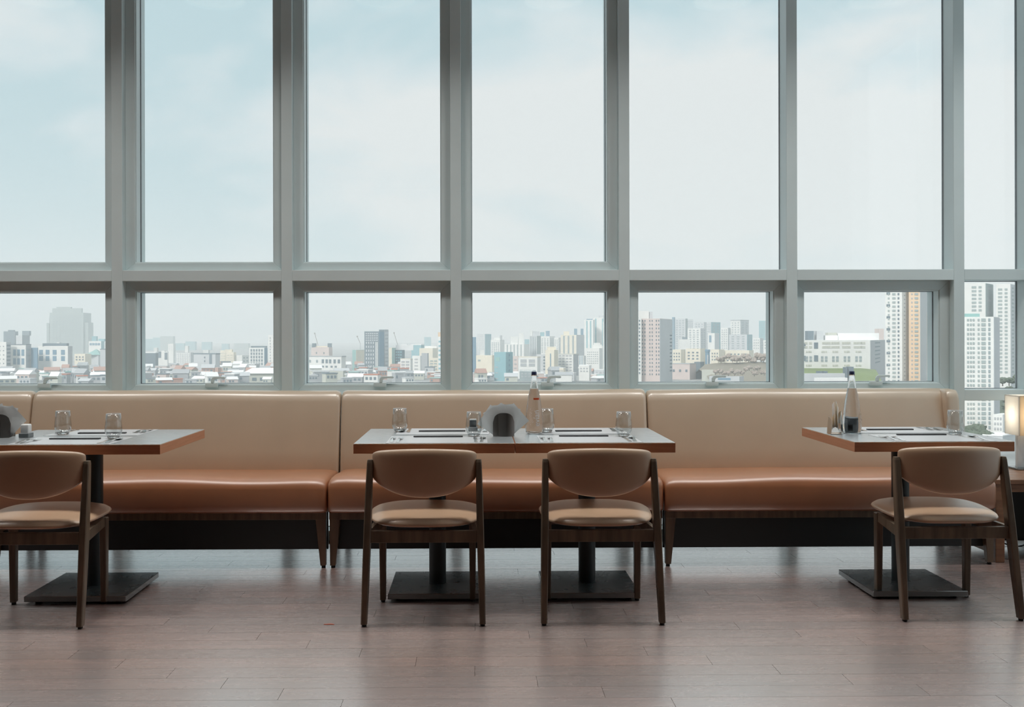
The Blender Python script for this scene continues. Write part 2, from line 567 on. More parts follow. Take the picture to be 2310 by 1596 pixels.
handle_px = {4: 100, 5: 478, 6: 858, 7: 1236, 8: 1608, 9: 1978}      # by bay index offset
for i, (a, b) in enumerate(bays):
    a, b = a + MW / 2, b - MW / 2
    last = i == len(bays) - 1
    if last:
        fixed_window(a, b, Z_T1, Z_HEAD)
        fixed_window(a, b, 0.912, Z_T0)
        fixed_window(a, b, 0.06, 0.846)
        continue
    fixed_window(a, b, 0.06, 0.84)
    # bays whose upper light carries an inner sash: the four left of the px-1407 mullion
    if (a + b) / 2 < gx(1407, WY):
        sash_window(a, b, Z_T1, Z_HEAD, None, wb=0.056)
    else:
        fixed_window(a, b, Z_T1, Z_HEAD)
    hx = None
    for k, hp in handle_px.items():
        X = gx(hp, 6.14, 860)
        if a < X < b: hx = X - (a + b) / 2
    sash_window(a, b, Z_SILL, Z_T0, hx if hx is not None else 0.0)

# the glazed right-hand side wall, beyond the photo's edge
side_y = [3.26, 4.68, 6.10]
for y in side_y[:-1]:
    trim(RX1, RX1 + 0.16, y - MW / 2, y + MW / 2, 0.0, RZ)
for y0, y1 in zip(side_y[:-1], side_y[1:]):
    y0, y1 = y0 + MW / 2, y1 - (MW / 2 if y1 < 6 else -0.16)
    for z0, z1 in ((0.0, 0.42), (0.846, 0.912), (Z_T0, Z_T1), (Z_HEAD, RZ)): trim(RX1, RX1 + 0.16, y0, y1, z0, z1)
    for z0, z1 in ((0.42, 0.846), (0.912, Z_T0), (Z_T1, Z_HEAD)):
        r = fixed_window(-(y1 - y0) / 2, (y1 - y0) / 2, z0, z1)
        r.location = (RX1 + 0.13, (y0 + y1) / 2, z0)
        r.rotation_euler = (0, 0, -math.pi / 2)

# ceiling downlights (above the frame)
lamp_i = 0
for ly, xs in ((4.85, (-4.6, -3.3, -2.0, -0.7, 0.6, 1.9, 3.1)),):
    for lx in xs:
        lamp_i += 1
        d = empty('ceiling_downlight', (lx, ly, RZ - 0.03), 0, None, 'ceiling light', 'recessed ceiling downlights')
        d['label'] = 'round recessed warm downlight in the white ceiling'
        link('trim_ring', lathe_mesh('trim_ring', [(0.23, 0.03), (0.26, 0.03), (0.26, 0.005), (0.245, 0.0), (0.23, 0.005), (0.23, 0.03)], M['frame'], 24, 0.6), d)
        link('diffuser', lathe_mesh('diffuser', [(0.0, 0.024), (0.229, 0.024), (0.229, 0.03), (0.0, 0.03)], M['lamp_glow'], 24, 0.6), d)
        ld = bpy.data.lights.new('downlight', 'AREA')
        ld.shape = 'DISK'; ld.size = 0.44
        ld.energy = LAMP_W
        ld.color = (1.0, 0.97, 0.93)
        ld.spread = math.radians(115)
        lo = bpy.data.objects.new('downlight', ld)
        COL.objects.link(lo)
        lo.parent = d
        lo.location = (0, 0, 0.018)

# ------------------------------------------------------------------ banquette bench units
def bench(x0, x1, label, phase, wing=False):
    cx, W = (x0 + x1) / 2, (x1 - x0) / 2
    Y0 = 5.33
    r = empty('banquette', (cx, Y0, 0), 0, label, 'banquette', 'banquette units under the windows')
    # backrest
    prof = [(0.475, 0.44), (0.495, 0.58), (0.530, 0.74), (0.560, 0.865), (0.572, 0.900), (0.592, 0.922), (0.622, 0.930), (0.655, 0.926),
            (0.678, 0.905), (0.690, 0.86), (0.690, 0.30), (0.53, 0.30)]
    c = (0.60, 0.62)
    rings = []
    xs = [(-W, 0.022), (-W + 0.004, 0.012), (-W + 0.012, 0.005), (-W + 0.028, 0.0)]
    n = 18
    xs += [(-W + 0.028 + (2 * W - 0.056) * k / n, 0.0) for k in range(1, n)]
    xs += [(W - 0.028, 0.0), (W - 0.012, 0.005), (W - 0.004, 0.012), (W, 0.022)]
    for x, ins in xs:
        ring = []
        sag = 0.003 * math.sin(2.1 * (x + phase)) + 0.0015 * math.sin(6.0 * x + phase)
        for y, z in prof:
            sy = (y - c[0]); sz = (z - c[1])
            k = 1 - ins / 0.12
            ring.append((x, c[0] + sy * k, c[1] + sz * (1 - ins / 0.31) + (sag if z > .8 else 0)))
        rings.append(ring)
    loft('backrest', rings, M['tan'], r, True, math.radians(70))
    # seat: rolled front lip, apron below
    sp = [(0.54, 0.30), (0.028, 0.30), (0.006, 0.315), (0.0, 0.345), (0.0, 0.43), (0.004, 0.456), (0.018, 0.476), (0.045, 0.486), (0.10, 0.489),
          (0.22, 0.486), (0.36, 0.480), (0.48, 0.476), (0.54, 0.47)]
    rings = []
    xs = [(-W, 0.030), (-W + 0.006, 0.018), (-W + 0.02, 0.009), (-W + 0.05, 0.003), (-W + 0.10, 0.0)]
    xs += [(-W + 0.10 + (2 * W - 0.2) * k / 24, 0.0) for k in range(1, 24)]
    xs += [(W - 0.10, 0.0), (W - 0.05, 0.003), (W - 0.02, 0.009), (W - 0.006, 0.018), (W, 0.030)]
    for x, ins in xs:
        ring = []
        wv = 0.005 * math.sin(3.6 * x + phase * 2.1) + 0.003 * math.sin(8.1 * x + phase)
        for y, z in sp:
            top = max(0.0, (z - 0.42) / 0.06)
            yy = y + ins * 0.9 * (1 if y < 0.3 else 0)
            zz = z - ins * top + (wv * min(1, top) * (1 if y < 0.35 else 0.3))
            ring.append((x, yy + (0.004 * math.sin(5 * x + phase) if y < 0.03 else 0), zz))
        rings.append(ring)
    loft('seat', rings, M['cognac'], r, True, math.radians(70))
    link('seat_rail', box_mesh('seat_rail', -W + 0.004, W - 0.004, 0.035, 0.075, 0.262, 0.302, M['dark_wood'], 0.002), r)
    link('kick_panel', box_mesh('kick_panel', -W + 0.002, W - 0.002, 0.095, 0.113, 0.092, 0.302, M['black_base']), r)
    for s in (-1, 1):
        bm = bmesh.new()
        b_bar(bm, (s * (W - 0.022), 0.062, 0.012), (s * (W - 0.034), 0.066, 0.27), 0.030, 0.032, 0.056, 0.055)
        bevel_all(bm, 0.002, 1)
        lg = link('leg', to_mesh(bm, 'leg', M['dark_wood']), r)
        link('glide', lathe_mesh('glide', [(0, 0), (0.011, 0), (0.011, 0.013), (0, 0.013)], M['glide'], 14, 0.6), lg, (s * (W - 0.022), 0.062, 0))
        bm = bmesh.new()
        b_bar(bm, (s * (W - 0.03), 0.63, 0.0), (s * (W - 0.03), 0.62, 0.302), 0.032, 0.034, 0.045, 0.045)
        link('leg', to_mesh(bm, 'leg', M['dark_wood']), r)
    if wing:
        # upholstered wing closing the end
        pts = [(0.50, 0.49), (0.505, 0.66), (0.515, 0.88), (0.525, 0.91), (0.545, 0.926), (0.60, 0.930), (0.680, 0.92), (0.690, 0.88), (0.69, 0.49)]
        rings = []
        for x, k in ((W - 0.045, 0.955), (W - 0.040, 0.985), (W - 0.030, 1.0), (W + 0.012, 1.0), (W + 0.022, 0.985), (W + 0.027, 0.955)):
            rings.append([(x, 0.61 + (y - 0.61) * k - 0.02 * (1 if y < .6 else 0), 0.70 + (z - 0.70) * k) for y, z in pts])
        loft('wing', rings, M['tan'], r, True, math.radians(60))
    return r


BX = [gx(72, 5.9), gx(769, 5.9), gx(1459, 5.9), gx(2140, 5.9)]
G = 0.004
bench(BX[0] - 1.83, BX[0] - G, 'tan and cognac leather banquette unit cut off by the left edge of the photo', 0.3)
bench(BX[0] + G, BX[1] - G, 'tan and cognac leather banquette unit between the left and middle tables', 1.1)
bench(BX[1] + G, BX[2] - G, 'tan and cognac leather banquette unit behind the pair of middle tables', 2.4)
bench(BX[2] + G, BX[3], 'tan and cognac leather banquette unit on the right, closed by an upholstered wing', 3.6, True)

# ------------------------------------------------------------------ dining chairs
def make_chair():
    r = empty('dining_chair', (0, 0, 0), 0)
    # seat cushion
    rings = []
    NV, NU = 14, 56
    for j in range(NV + 1):
        ph = -math.pi / 2 + math.pi * j / NV
        ring = []
        for i in range(NU):
            th = 2 * math.pi * i / NU
            ca, sa = spow(math.cos(th), 0.62), spow(math.sin(th), 0.66)
            k = max(0.02, math.cos(ph)) ** 0.55
            y = 0.062 + 0.222 * sa * k
            w = 0.245 + 0.020 * max(-1, min(1, (y + 0.05) / 0.25))
            x = w * ca * k
            zmid = 0.424 + 0.024 * (y + 0.16) / 0.44
            z = zmid + (0.027 if ph > 0 else 0.024) * math.sin(ph) + (0.006 * (1 - (x / 0.27) ** 2) if ph > 0.3 else 0)
            ring.append((x, y, z))
        rings.append(ring)
    loft('seat', rings, M['chair_leather'], r)
    # back pad, bowed in plan, arced along the bottom
    rings = []
    NX, NT = 34, 28
    HW = 0.2315
    for i in range(NX + 1):
        u = -1 + 2 * i / NX
        us = math.copysign(1 - (1 - abs(u)) ** 1.7, u)
        x = us * HW
        zt = 0.754 - 0.014 * us * us
        zb = 0.540 + 0.075 * abs(us) ** 2.4
        rnd = max(0.0, 1 - abs(us) ** 14) ** 0.5
        hz = (zt - zb) / 2 * (0.70 + 0.30 * rnd)
        zc = (zt + zb) / 2
        yc = -0.128 + 0.052 * us * us
        t = 0.0215 * (0.12 + 0.88 * max(0.0, 1 - abs(us) ** 9) ** 0.5)
        ring = []
        for k in range(NT):
            th = 2 * math.pi * k / NT
            ring.append((x, yc + t * spow(math.cos(th), 0.75), zc + hz * spow(math.sin(th), 0.42)))
        rings.append(ring)
    loft('backrest', rings, M['chair_leather'], r)
    for s in (-1, 1):
        # raked rear post
        st = [(0.0, 0.010, 0.255, -0.200, 0.026, 0.036), (0, 0.20, 0.2508, -0.1655, 0.030, 0.042), (0, 0.40, 0.2464, -0.131, 0.032, 0.046),
              (0, 0.56, 0.243, -0.104, 0.030, 0.040), (0, 0.69, 0.240, -0.082, 0.026, 0.032), (0, 0.702, 0.240, -0.080, 0.022, 0.028)]
        rings = []
        for _, z, x, y, w, d in st:
            c = 0.004
            rings.append([(s * x + a, y + b, z) for a, b in ((-w / 2 + c, -d / 2), (w / 2 - c, -d / 2), (w / 2, -d / 2 + c), (w / 2, d / 2 - c),
                                                             (w / 2 - c, d / 2), (-w / 2 + c, d / 2), (-w / 2, d / 2 - c), (-w / 2, -d / 2 + c))])
        lg = loft('leg', rings, M['dark_wood'], r, False)
        link('glide', lathe_mesh('glide', [(0, 0), (0.010, 0), (0.011, 0.012), (0, 0.012)], M['glide'], 12, 0.6), lg, (s * 0.255, -0.200, 0))
        bm = bmesh.new()
        b_bar(bm, (s * 0.2105, 0.196, 0.010), (s * 0.2105, 0.192, 0.405), 0.027, 0.030, 0.034, 0.036)
        bevel_all(bm, 0.003, 1)
        lg = link('leg', to_mesh(bm, 'leg', M['dark_wood']), r)
        link('glide', lathe_mesh('glide', [(0, 0), (0.010, 0), (0.011, 0.012), (0, 0.012)], M['glide'], 12, 0.6), lg, (s * 0.2105, 0.196, 0))
        bm = bmesh.new()
        vs = []
        for (x, y, z0, z1) in ((s * 0.247, -0.13, 0.352, 0.398), (s * 0.2105, 0.18, 0.365, 0.408)):
            for dx in (-0.010, 0.010):
                vs.append((x + dx, y, z0)); vs.append((x + dx, y, z1))
        bv = [bm.verts.new(p) for p in vs]
        for f in ((0, 2, 3, 1), (4, 5, 7, 6), (0, 1, 5, 4), (2, 6, 7, 3), (1, 3, 7, 5), (0, 4, 6, 2)):
            bm.faces.new([bv[q] for q in f])
        link('side_rail', to_mesh(bm, 'side_rail', M['dark_wood']), r)
    link('rear_rail', box_mesh('rear_rail', -0.238, 0.238, -0.148, -0.124, 0.347, 0.399, M['dark_wood'], 0.002), r)
    link('front_rail', box_mesh('front_rail', -0.20, 0.20, 0.182, 0.204, 0.362, 0.405, M['dark_wood'], 0.002), r)
    return r


chair0 = make_chair()
CH = [(-1.947, 4.480, 0.0, 'brown leather dining chair at the left table, cut off by the photo edge'),
      (None, 4.488, 0.0, 'left one of the two brown leather chairs pulled up to the middle tables'),
      (None, 4.490, 0.0, 'right one of the two brown leather chairs pulled up to the middle tables'),
      (None, 4.520, 0.0, 'brown leather dining chair at the right table beside the lamp table')]
feet = {1: (822, 1088), 2: (1229, 1492), 3: (2042, 2302)}
for i, (x, y, rz, lab) in enumerate(CH):
    o = chair0 if i == 0 else copy_tree(chair0)
    if x is None:
        yf = y - 0.20
        x = (gx(feet[i][0], yf, 1410) + gx(feet[i][1], yf, 1410)) / 2
    else:
        x = gx(181, y - 0.20, 1412) - 0.255
    o.location = (x, y, 0)
    o.rotation_euler = (0, 0, rz)
    tag(o, lab, 'chair', 'dining chairs')

# ------------------------------------------------------------------ tables
TZ = 0.760
TYF, TYB = 4.53, 5.27
TYC = (TYF + TYB) / 2


def table(x0, x1, label, pole_x=None, plate=0.45):
    cx, W = (x0 + x1) / 2, (x1 - x0) / 2
    r = empty('dining_table', (cx, TYC, 0), 0, label, 'table', 'square dining tables')
    D = (TYB - TYF) / 2
    ring = lambda z0, z1: (z0, z1)
    top = link('tabletop', box_mesh('tabletop', -W, W, -D, D, 0.0, 0.0445, M['lipping'], 0.0015, 2), r, (0, 0, TZ - 0.046))
    link('laminate_sheet', box_mesh('laminate_sheet', -W + 0.0015, W - 0.0015, -D + 0.0015, D - 0.0015, 0.0440, 0.046, M['laminate'], 0.0005, 1), top)
    px = 0.0 if pole_x is None else pole_x - cx
    link('column', lathe_mesh('column', [(0, 0.038), (0.0415, 0.038), (0.0415, TZ - 0.05), (0, TZ - 0.05)], M['column'], 32, 0.6), r, (px, 0, 0))
    link('top_bracket', box_mesh('top_bracket', px - 0.15, px + 0.15, -0.15, 0.15, TZ - 0.052, TZ - 0.046, M['black_steel']), r)
    h = plate / 2
    bp = link('base_plate', box_mesh('base_plate', px - h, px + h, -h, h, 0.012, 0.038, M['black_steel'], 0.002, 1), r)
    for sx in (-1, 1):
        for sy in (-1, 1):
            link('glide', lathe_mesh('glide', [(0, 0), (0.018, 0), (0.018, 0.0125), (0, 0.0125)], M['glide'], 12, 0.6), bp, (px + sx * (h - 0.05), sy * (h - 0.05), 0))
    return r


xl1 = gx(361, TYF, 1004)
pole_l = gx(213, TYC, 1200)
table(2 * pole_l - xl1, xl1, 'dark-topped wooden pedestal table cut off by the left edge', pole_l, 0.475)
xa, xb, xc = gx(797, TYF, 1003), gx(1162, TYF, 1001), gx(1524, TYF, 1000)
table(xa, xb - 0.0015, 'left one of the two pushed-together dark-topped tables in the middle', None, 0.45)
table(xb + 0.0015, xc, 'right one of the two pushed-together dark-topped tables in the middle', None, 0.45)
xd, xe = gx(1928, TYF, 998), gx(2289, TYF, 996)
table(xd, xe, 'dark-topped wooden pedestal table on the right under the water bottle and single glass', gx(2031, TYC, 1200), 0.45)

# ------------------------------------------------------------------ things on the tables
def on_table(px, py):
    """where the line of sight through px, py meets the table tops"""
    d = CAM_R @ Vector(((px - PX) / FPX, (PY - py) / FPX, -1.0))
    t = (TZ - EYE) / d.z
    return d.x * t, d.y * t


def place(o, px, py, dz=0.0):
    x, y = on_table(px, py)
    o.location = (x, y, TZ + dz)
    return o


MT = 0.0012
mat_me = box_mesh('placemat', -0.232, 0.232, -0.163, 0.163, 0, MT, M['mat'])
PLACE = {  # name of the place -> (centre px on the near or far row, near?)
    'near_left': (163, True), 'far_left': (232, False),
    'near_midleft': (988, True), 'far_midleft': (1000, False),
    'near_midright': (1326, True), 'far_midright': (1306, False),
    'near_right': (2098, True), 'far_right': (2017, False)}
WHERE = {'near_left': 'at the chair side of the left table', 'far_left': 'at the banquette side of the left table',
         'near_midleft': 'at the chair side of the left middle table', 'far_midleft': 'at the banquette side of the left middle table',
         'near_midright': 'at the chair side of the right middle table', 'far_midright': 'at the banquette side of the right middle table',
         'near_right': 'at the chair side of the right table', 'far_right': 'at the banquette side of the right table'}
mat_c = {}
for k, (px, near) in PLACE.items():
    y = TYF + 0.167 if near else TYB - 0.167
    x = gx(px, y, 985)
    o = link('placemat', mat_me, None, (x, y, TZ))
    tag(o, 'thin grey woven placemat ' + WHERE[k], 'placemat', 'grey placemats')
    mat_c[k] = (x, y)

# black chopstick sleeves: (place, px left, px right, py)
bm = bmesh.new()
b_ribbon(bm, [(0, -0.119, 0, 0.010), (0, 0.0, 0, 0.0125), (0, 0.119, 0, 0.014)], 0.006)
bevel_all(bm, 0.0015, 1)
sleeve_me = to_mesh(bm, 'chopstick_sleeve', M['black_paper'])
for k, p0, p1, py in (('near_left', 110, 228, 992), ('far_left', 175, 287, 979), ('near_midleft', 930, 1047, 987), ('far_midleft', 943, 1052, 974.5),
                      ('near_midright', 1258, 1375, 985.5), ('far_midright', 1250, 1360, 974), ('near_right', 2019, 2137, 982.5), ('far_right', 1953, 2063, 971)):
    x, y = on_table((p0 + p1) / 2, py)
    o = link('chopstick_sleeve', sleeve_me, None, (x, y, TZ + MT), (0, 0, -math.pi / 2 if 'near' in k else math.pi / 2 + 0.01))
    tag(o, 'narrow black chopstick sleeve ' + WHERE[k], 'chopsticks', 'black chopstick sleeves')


# cutlery, tips pointing to +y
def fork_mesh():
    bm = bmesh.new()
    b_ribbon(bm, [(0, -0.095, 0.000, 0.004), (0, -0.090, 0.000, 0.0085), (0, -0.05, 0.003, 0.0065), (0, 0.0, 0.007, 0.0035), (0, 0.022, 0.007, 0.0035), (0, 0.034, 0.004, 0.0095), (0, 0.048, 0.0015, 0.0115)], 0.0022)
    for t in (-1.5, -0.5, 0.5, 1.5):
        b_ribbon(bm, [(t * 0.0063, 0.047, 0.0015, 0.0019), (t * 0.0063, 0.075, 0.001, 0.0017), (t * 0.0062, 0.096, 0.004, 0.0009)], 0.0018)
    return to_mesh(bm, 'fork', M['cutlery'], True, 0.7)


def spoon_mesh():
    bm = bmesh.new()
    b_ribbon(bm, [(0, -0.095, 0.000, 0.004), (0, -0.090, 0.000, 0.0085), (0, -0.05, 0.003, 0.0065), (0, 0.0, 0.008, 0.0032), (0, 0.030, 0.008, 0.0032), (0, 0.042, 0.0065, 0.006)], 0.0022)
    rows = []
    for j in range(7):
        rr = j / 6
        rows.append([bm.verts.new((0.0185 * rr * math.cos(a), 0.068 + 0.030 * rr * math.sin(a), 0.0005 + 0.0065 * rr ** 2.2))
                     for a in [2 * math.pi * i / 20 for i in range(20)]])
    for a, b in zip(rows[1:-1], rows[2:]):
        for i in range(20):
            bm.faces.new((a[i], a[(i + 1) % 20], b[(i + 1) % 20], b[i]))
    bm.faces.new(rows[1])
    for v in rows[0]: bm.verts.remove(v)
    return to_mesh(bm, 'spoon', M['cutlery'], True, 0.9)


def knife_mesh():
    bm = bmesh.new()
    b_ribbon(bm, [(0, -0.105, 0, 0.005), (0, -0.10, 0, 0.0085), (0, -0.03, 0, 0.0065), (0, -0.005, 0, 0.006), (0.001, 0.0, 0, 0.0085), (0.001, 0.07, 0, 0.0095), (-0.003, 0.10, 0, 0.005), (-0.006, 0.108, 0, 0.001)], 0.003)
    return to_mesh(bm, 'knife', M['cutlery'], True, 0.7)


CUT = {'fork': fork_mesh(), 'spoon': spoon_mesh(), 'knife': knife_mesh()}
for k, (x, y) in mat_c.items():
    near = 'near' in k
    s = 1 if near else -1
    ins = 0.205
    if k == 'near_left': ins = 0.20
    for kind, dx, dy, rz, lab in (('fork', -ins - 0.006, -0.035, 0.03, 'outer steel fork '), ('fork', -ins + 0.026, -0.045, -0.02, 'inner steel fork '),
                                  ('knife', ins - 0.028, -0.035, 0.02, 'steel table knife '), ('spoon', ins + 0.004, -0.040, -0.05, 'steel spoon ')):
        o = link(kind, CUT[kind], None, (x + s * dx, y + s * dy, TZ + MT), (0, 0, rz + (0 if near else math.pi)))
        tag(o, lab + WHERE[k], kind, kind + 's laid on the tables')

# stemless glasses
bowl_p = [(0.0, 0.0095), (0.018, 0.0095), (0.026, 0.0125), (0.0368, 0.026), (0.0396, 0.040), (0.0383, 0.060), (0.0356, 0.085), (0.0330, 0.1170),
          (0.0336, 0.1170), (0.0362, 0.085), (0.0389, 0.060), (0.0402, 0.040), (0.0377, 0.025), (0.030, 0.0095), (0, 0.0085)]
bowl_me = lathe_mesh('bowl', bowl_p, M['tumbler'], 48)
foot_me = lathe_mesh('foot', [(0, 0.0), (0.0225, 0.0), (0.0285, 0.006), (0.0300, 0.0090), (0.024, 0.0092), (0, 0.0084)], M['glass'], 48, 0.9)
rim_me = lathe_mesh('rim', [(0.0327, 0.1168), (0.0339, 0.1168), (0.0341, 0.1177), (0.0335, 0.1184), (0.0328, 0.1180), (0.0327, 0.1168)], M['rim'], 48, 0.9)
for px, py, lab in ((142, 981.5, 'left one of the two stemless glasses on the left table'), (256, 990, 'right one of the two stemless glasses on the left table'),
                    (902, 974.5, 'stemless glass nearest the left corner of the middle tables'), (1069, 985, 'stemless glass in front of the dark shaker, left of the napkin holder'),
                    (1233, 976, 'stemless glass half hidden behind the middle water bottle'), (1407, 985, 'stemless glass near the right end of the middle tables'),
                    (2155, 981.5, 'single stemless glass on the right table')):
    o = empty('drinking_glass', (0, 0, 0), 0, lab, 'glass', 'stemless drinking glasses')
    place(o, px, py, MT + 0.0002)
    link('bowl', bowl_me, o)
    link('foot', foot_me, o)
    link('rim', rim_me, o)

# water bottles
bprof = [(0, 0.004), (0.030, 0.0), (0.038, 0.002), (0.0425, 0.010), (0.0448, 0.030), (0.0448, 0.055), (0.0418, 0.097), (0.0345, 0.158), (0.0262, 0.200),
         (0.0196, 0.228), (0.0160, 0.258), (0.0138, 0.288), (0.0142, 0.290), (0.0142, 0.293), (0.0120, 0.294)]
inner = [(0.0095, 0.294), (0.0112, 0.285), (0.0132, 0.258), (0.0168, 0.228), (0.0234, 0.200), (0.0317, 0.158), (0.0390, 0.097), (0.0420, 0.055), (0.0418, 0.030), (0.0395, 0.014), (0.034, 0.008), (0, 0.008)]
water = [(0, 0.0075), (0.0345, 0.0075), (0.0400, 0.0135), (0.0424, 0.030), (0.0426, 0.055), (0.0396, 0.097), (0.0323, 0.158), (0.0240, 0.200), (0.0180, 0.2245), (0, 0.2245)]
bottle_me = lathe_mesh('bottle_glass', bprof + inner, M['glass'], 56)
water_me = lathe_mesh('water', water, M['water'], 56, 0.9)
cap_me = lathe_mesh('cap', [(0, 0.292), (0.0130, 0.292), (0.0134, 0.296), (0.0128, 0.307), (0.0115, 0.309), (0, 0.309)], M['cap'], 32, 0.6)


def rad_at(z):
    for (r0, z0), (r1, z1) in zip(bprof[2:-1], bprof[3:]):
        if z0 <= z <= z1: return r0 + (r1 - r0) * (z - z0) / max(1e-6, z1 - z0)
    return 0.03


def wrap(verts, ang0, lift):
    """wrap flat (x to the right, y up, z out) print around the bottle"""
    out = []
    for x, z, t in verts:
        R = rad_at(z) + lift + t
        a = ang0 + x / max(0.02, R)
        out.append((R * math.sin(a), -R * math.cos(a), z))
    return out


def lettering_mesh(word, size, ang0, z0, mat):
    cu = bpy.data.curves.new('lettering', 'FONT')
    cu.body = word
    cu.size = size
    cu.extrude = 0.0
    cu.resolution_u = 4
    ob = bpy.data.objects.new('lettering', cu)
    COL.objects.link(ob)
    dg = bpy.context.evaluated_depsgraph_get()
    me0 = bpy.data.meshes.new_from_object(ob.evaluated_get(dg))
    bpy.data.objects.remove(ob)
    bm = bmesh.new()
    bm.from_mesh(me0)
    bmesh.ops.subdivide_edges(bm, edges=[ed for ed in bm.edges if ed.calc_length() > size * 0.2], cuts=2)
    # run the word up the bottle
    pts = [(-v.co.y, z0 + v.co.x, 0.0) for v in bm.verts]
    for v, p in zip(bm.verts, wrap(pts, ang0, 0.0004)): v.co = p
    bmesh.ops.solidify(bm, geom=list(bm.faces), thickness=0.0004)
    return to_mesh(bm, 'lettering', mat)


def dots_mesh(seed, a0, a1, z0, z1, n):
    rg = random.Random(seed)
    bm = bmesh.new()
    for _ in range(n):
        a, z = rg.uniform(a0, a1), rg.uniform(z0, z1)
        R = rad_at(z)
        mtx = Matrix.Translation((R * math.sin(a), -R * math.cos(a), z)) @ Matrix.Scale(rg.uniform(0.0008, 0.0015), 4)
        bmesh.ops.create_icosphere(bm, subdivisions=1, radius=1.0, matrix=mtx)
    return to_mesh(bm, 'droplet_relief', M['white_print'], True)


def arc_print(x0, x1, z0, z1, ang, mat, name):
    n = 10
    bm = bmesh.new()
    lo = wrap([(x0 + (x1 - x0) * i / n, z0, 0) for i in range(n + 1)], ang, 0.0003)
    hi = wrap([(x0 + (x1 - x0) * i / n, z1, 0) for i in range(n + 1)], ang, 0.0003)
    lv, hv = [bm.verts.new(p) for p in lo], [bm.verts.new(p) for p in hi]
    for i in range(n): bm.faces.new((lv[i], lv[i + 1], hv[i + 1], hv[i]))
    bmesh.ops.solidify(bm, geom=list(bm.faces), thickness=0.0003)
    return to_mesh(bm, name, mat)


for i, (px, py, lab) in enumerate(((1205, 979, 'tall clear water bottle with red band and raised lettering on the middle table'),
                                   (1922, 978, 'tall clear water bottle with navy cap on the right table'))):
    b = empty('water_bottle', (0, 0, 0), 0, lab, 'bottle', 'tall glass water bottles')
    place(b, px, py, MT if i == 0 else 0.0002)
    g = link('bottle_glass', bottle_me, b)
    link('water', water_me, b)
    tag(link('cap', cap_me, b), 'navy blue cap')
    if i == 0:
        tag(link('band', arc_print(-0.016, 0.016, 0.170, 0.179, 0.35, M['red_print'], 'band'), b), 'short orange-red band')
        link('lettering', lettering_mesh('evian', 0.040, 0.55, 0.038, M['white_print']), b)
        tag(link('droplet_relief', dots_mesh(3, -0.75, 0.05, 0.045, 0.125, 26), b), kind='stuff')
    else:
        link('droplet_relief', dots_mesh(8, 0.55, 1.25, 0.03, 0.115, 30), b)['kind'] = 'stuff'
        tag(link('small_label', arc_print(-0.012, 0.012, 0.014, 0.048, -0.55, M['tray'], 'small_label'), b), 'small pale grey label')

# shakers and the black card box
o = empty('salt_shaker', (0, 0, 0), 0, 'white square salt shaker on a small grey tray on the left table', 'shaker')
place(o, 59, 987, 0.0)
link('tray', box_mesh('tray', -0.024, 0.024, -0.03, 0.03, 0, 0.022, M['tray'], 0.003), o)
link('shaker_body', box_mesh('shaker_body', -0.020, 0.020, -0.02, 0.02, 0.014, 0.064, M['white_ceramic'], 0.006, 3), o)
o = empty('pepper_shaker', (0, 0, 0), 0, 'dark shaker with white top on a small tray, seen through a glass', 'shaker')
place(o, 1067, 973.5, MT)
link('tray', box_mesh('tray', -0.024, 0.024, -0.03, 0.03, 0, 0.022, M['tray'], 0.003), o)
link('shaker_body', box_mesh('shaker_body', -0.018, 0.018, -0.018, 0.018, 0.014, 0.056, M['dark_plastic'], 0.005, 3), o)
link('top', box_mesh('top', -0.018, 0.018, -0.018, 0.018, 0.056, 0.062, M['white_ceramic'], 0.0025, 2), o)
o = empty('condiment_box', (0, 0, 0), 0, 'small dark box standing behind the bottle on the right table', 'box')
place(o, 1925, 972, 0.0)
link('box_body', box_mesh('box_body', -0.034, 0.034, -0.022, 0.022, 0.0, 0.056, M['dark_plastic'], 0.003, 2), o)
link('lid', box_mesh('lid', -0.035, 0.035, -0.023, 0.023, 0.054, 0.062, M['dark_plastic'], 0.002, 2), o)


# napkin holders: two arched steel plates on a folded foot
def arch_plate(w, h, y_bot, y_top, th, mat):
    pts = [(-w / 2, 0)]
    n = 16
    hb = h * 0.60
    pts.append((-w / 2 * 0.985, hb))
    for i in range(1, n):
        a = math.pi - math.pi * i / n
        pts.append((w / 2 * 0.985 * spow(math.cos(a), 0.75), hb + (h - hb) * spow(math.sin(a), 0.75)))
    pts += [(w / 2 * 0.985, hb), (w / 2, 0)]
    bm = bmesh.new()
    f = lambda z: y_bot + (y_top - y_bot) * z / h
    bow = lambda x: 0.016 * (1 - (2 * x / w) ** 2) * (-1 if y_bot < 0 else 1)
    va, vb = [], []
    # strips so that the plate can bow
    cols = 12
    xs = [-w / 2 + w * i / cols for i in range(cols + 1)]

    def htop(x):
        t = min(1.0, abs(2 * x / w))
        return hb + (h - hb) * max(0.0, 1 - t ** 2.6) ** 0.5
    grid = []
    for x in xs:
        col = []
        for j in range(7):
            z = htop(x) * j / 6
            col.append(((x, f(z) + bow(x), z)))
        grid.append(col)
    A = [[bm.verts.new(p) for p in c] for c in grid]
    for i in range(cols):
        for j in range(6):
            bm.faces.new((A[i][j], A[i + 1][j], A[i + 1][j + 1], A[i][j + 1]))
    bmesh.ops.recalc_face_normals(bm, faces=bm.faces)
    bmesh.ops.solidify(bm, geom=list(bm.faces), thickness=th)
    return to_mesh(bm, 'plate', mat, True, 0.8)


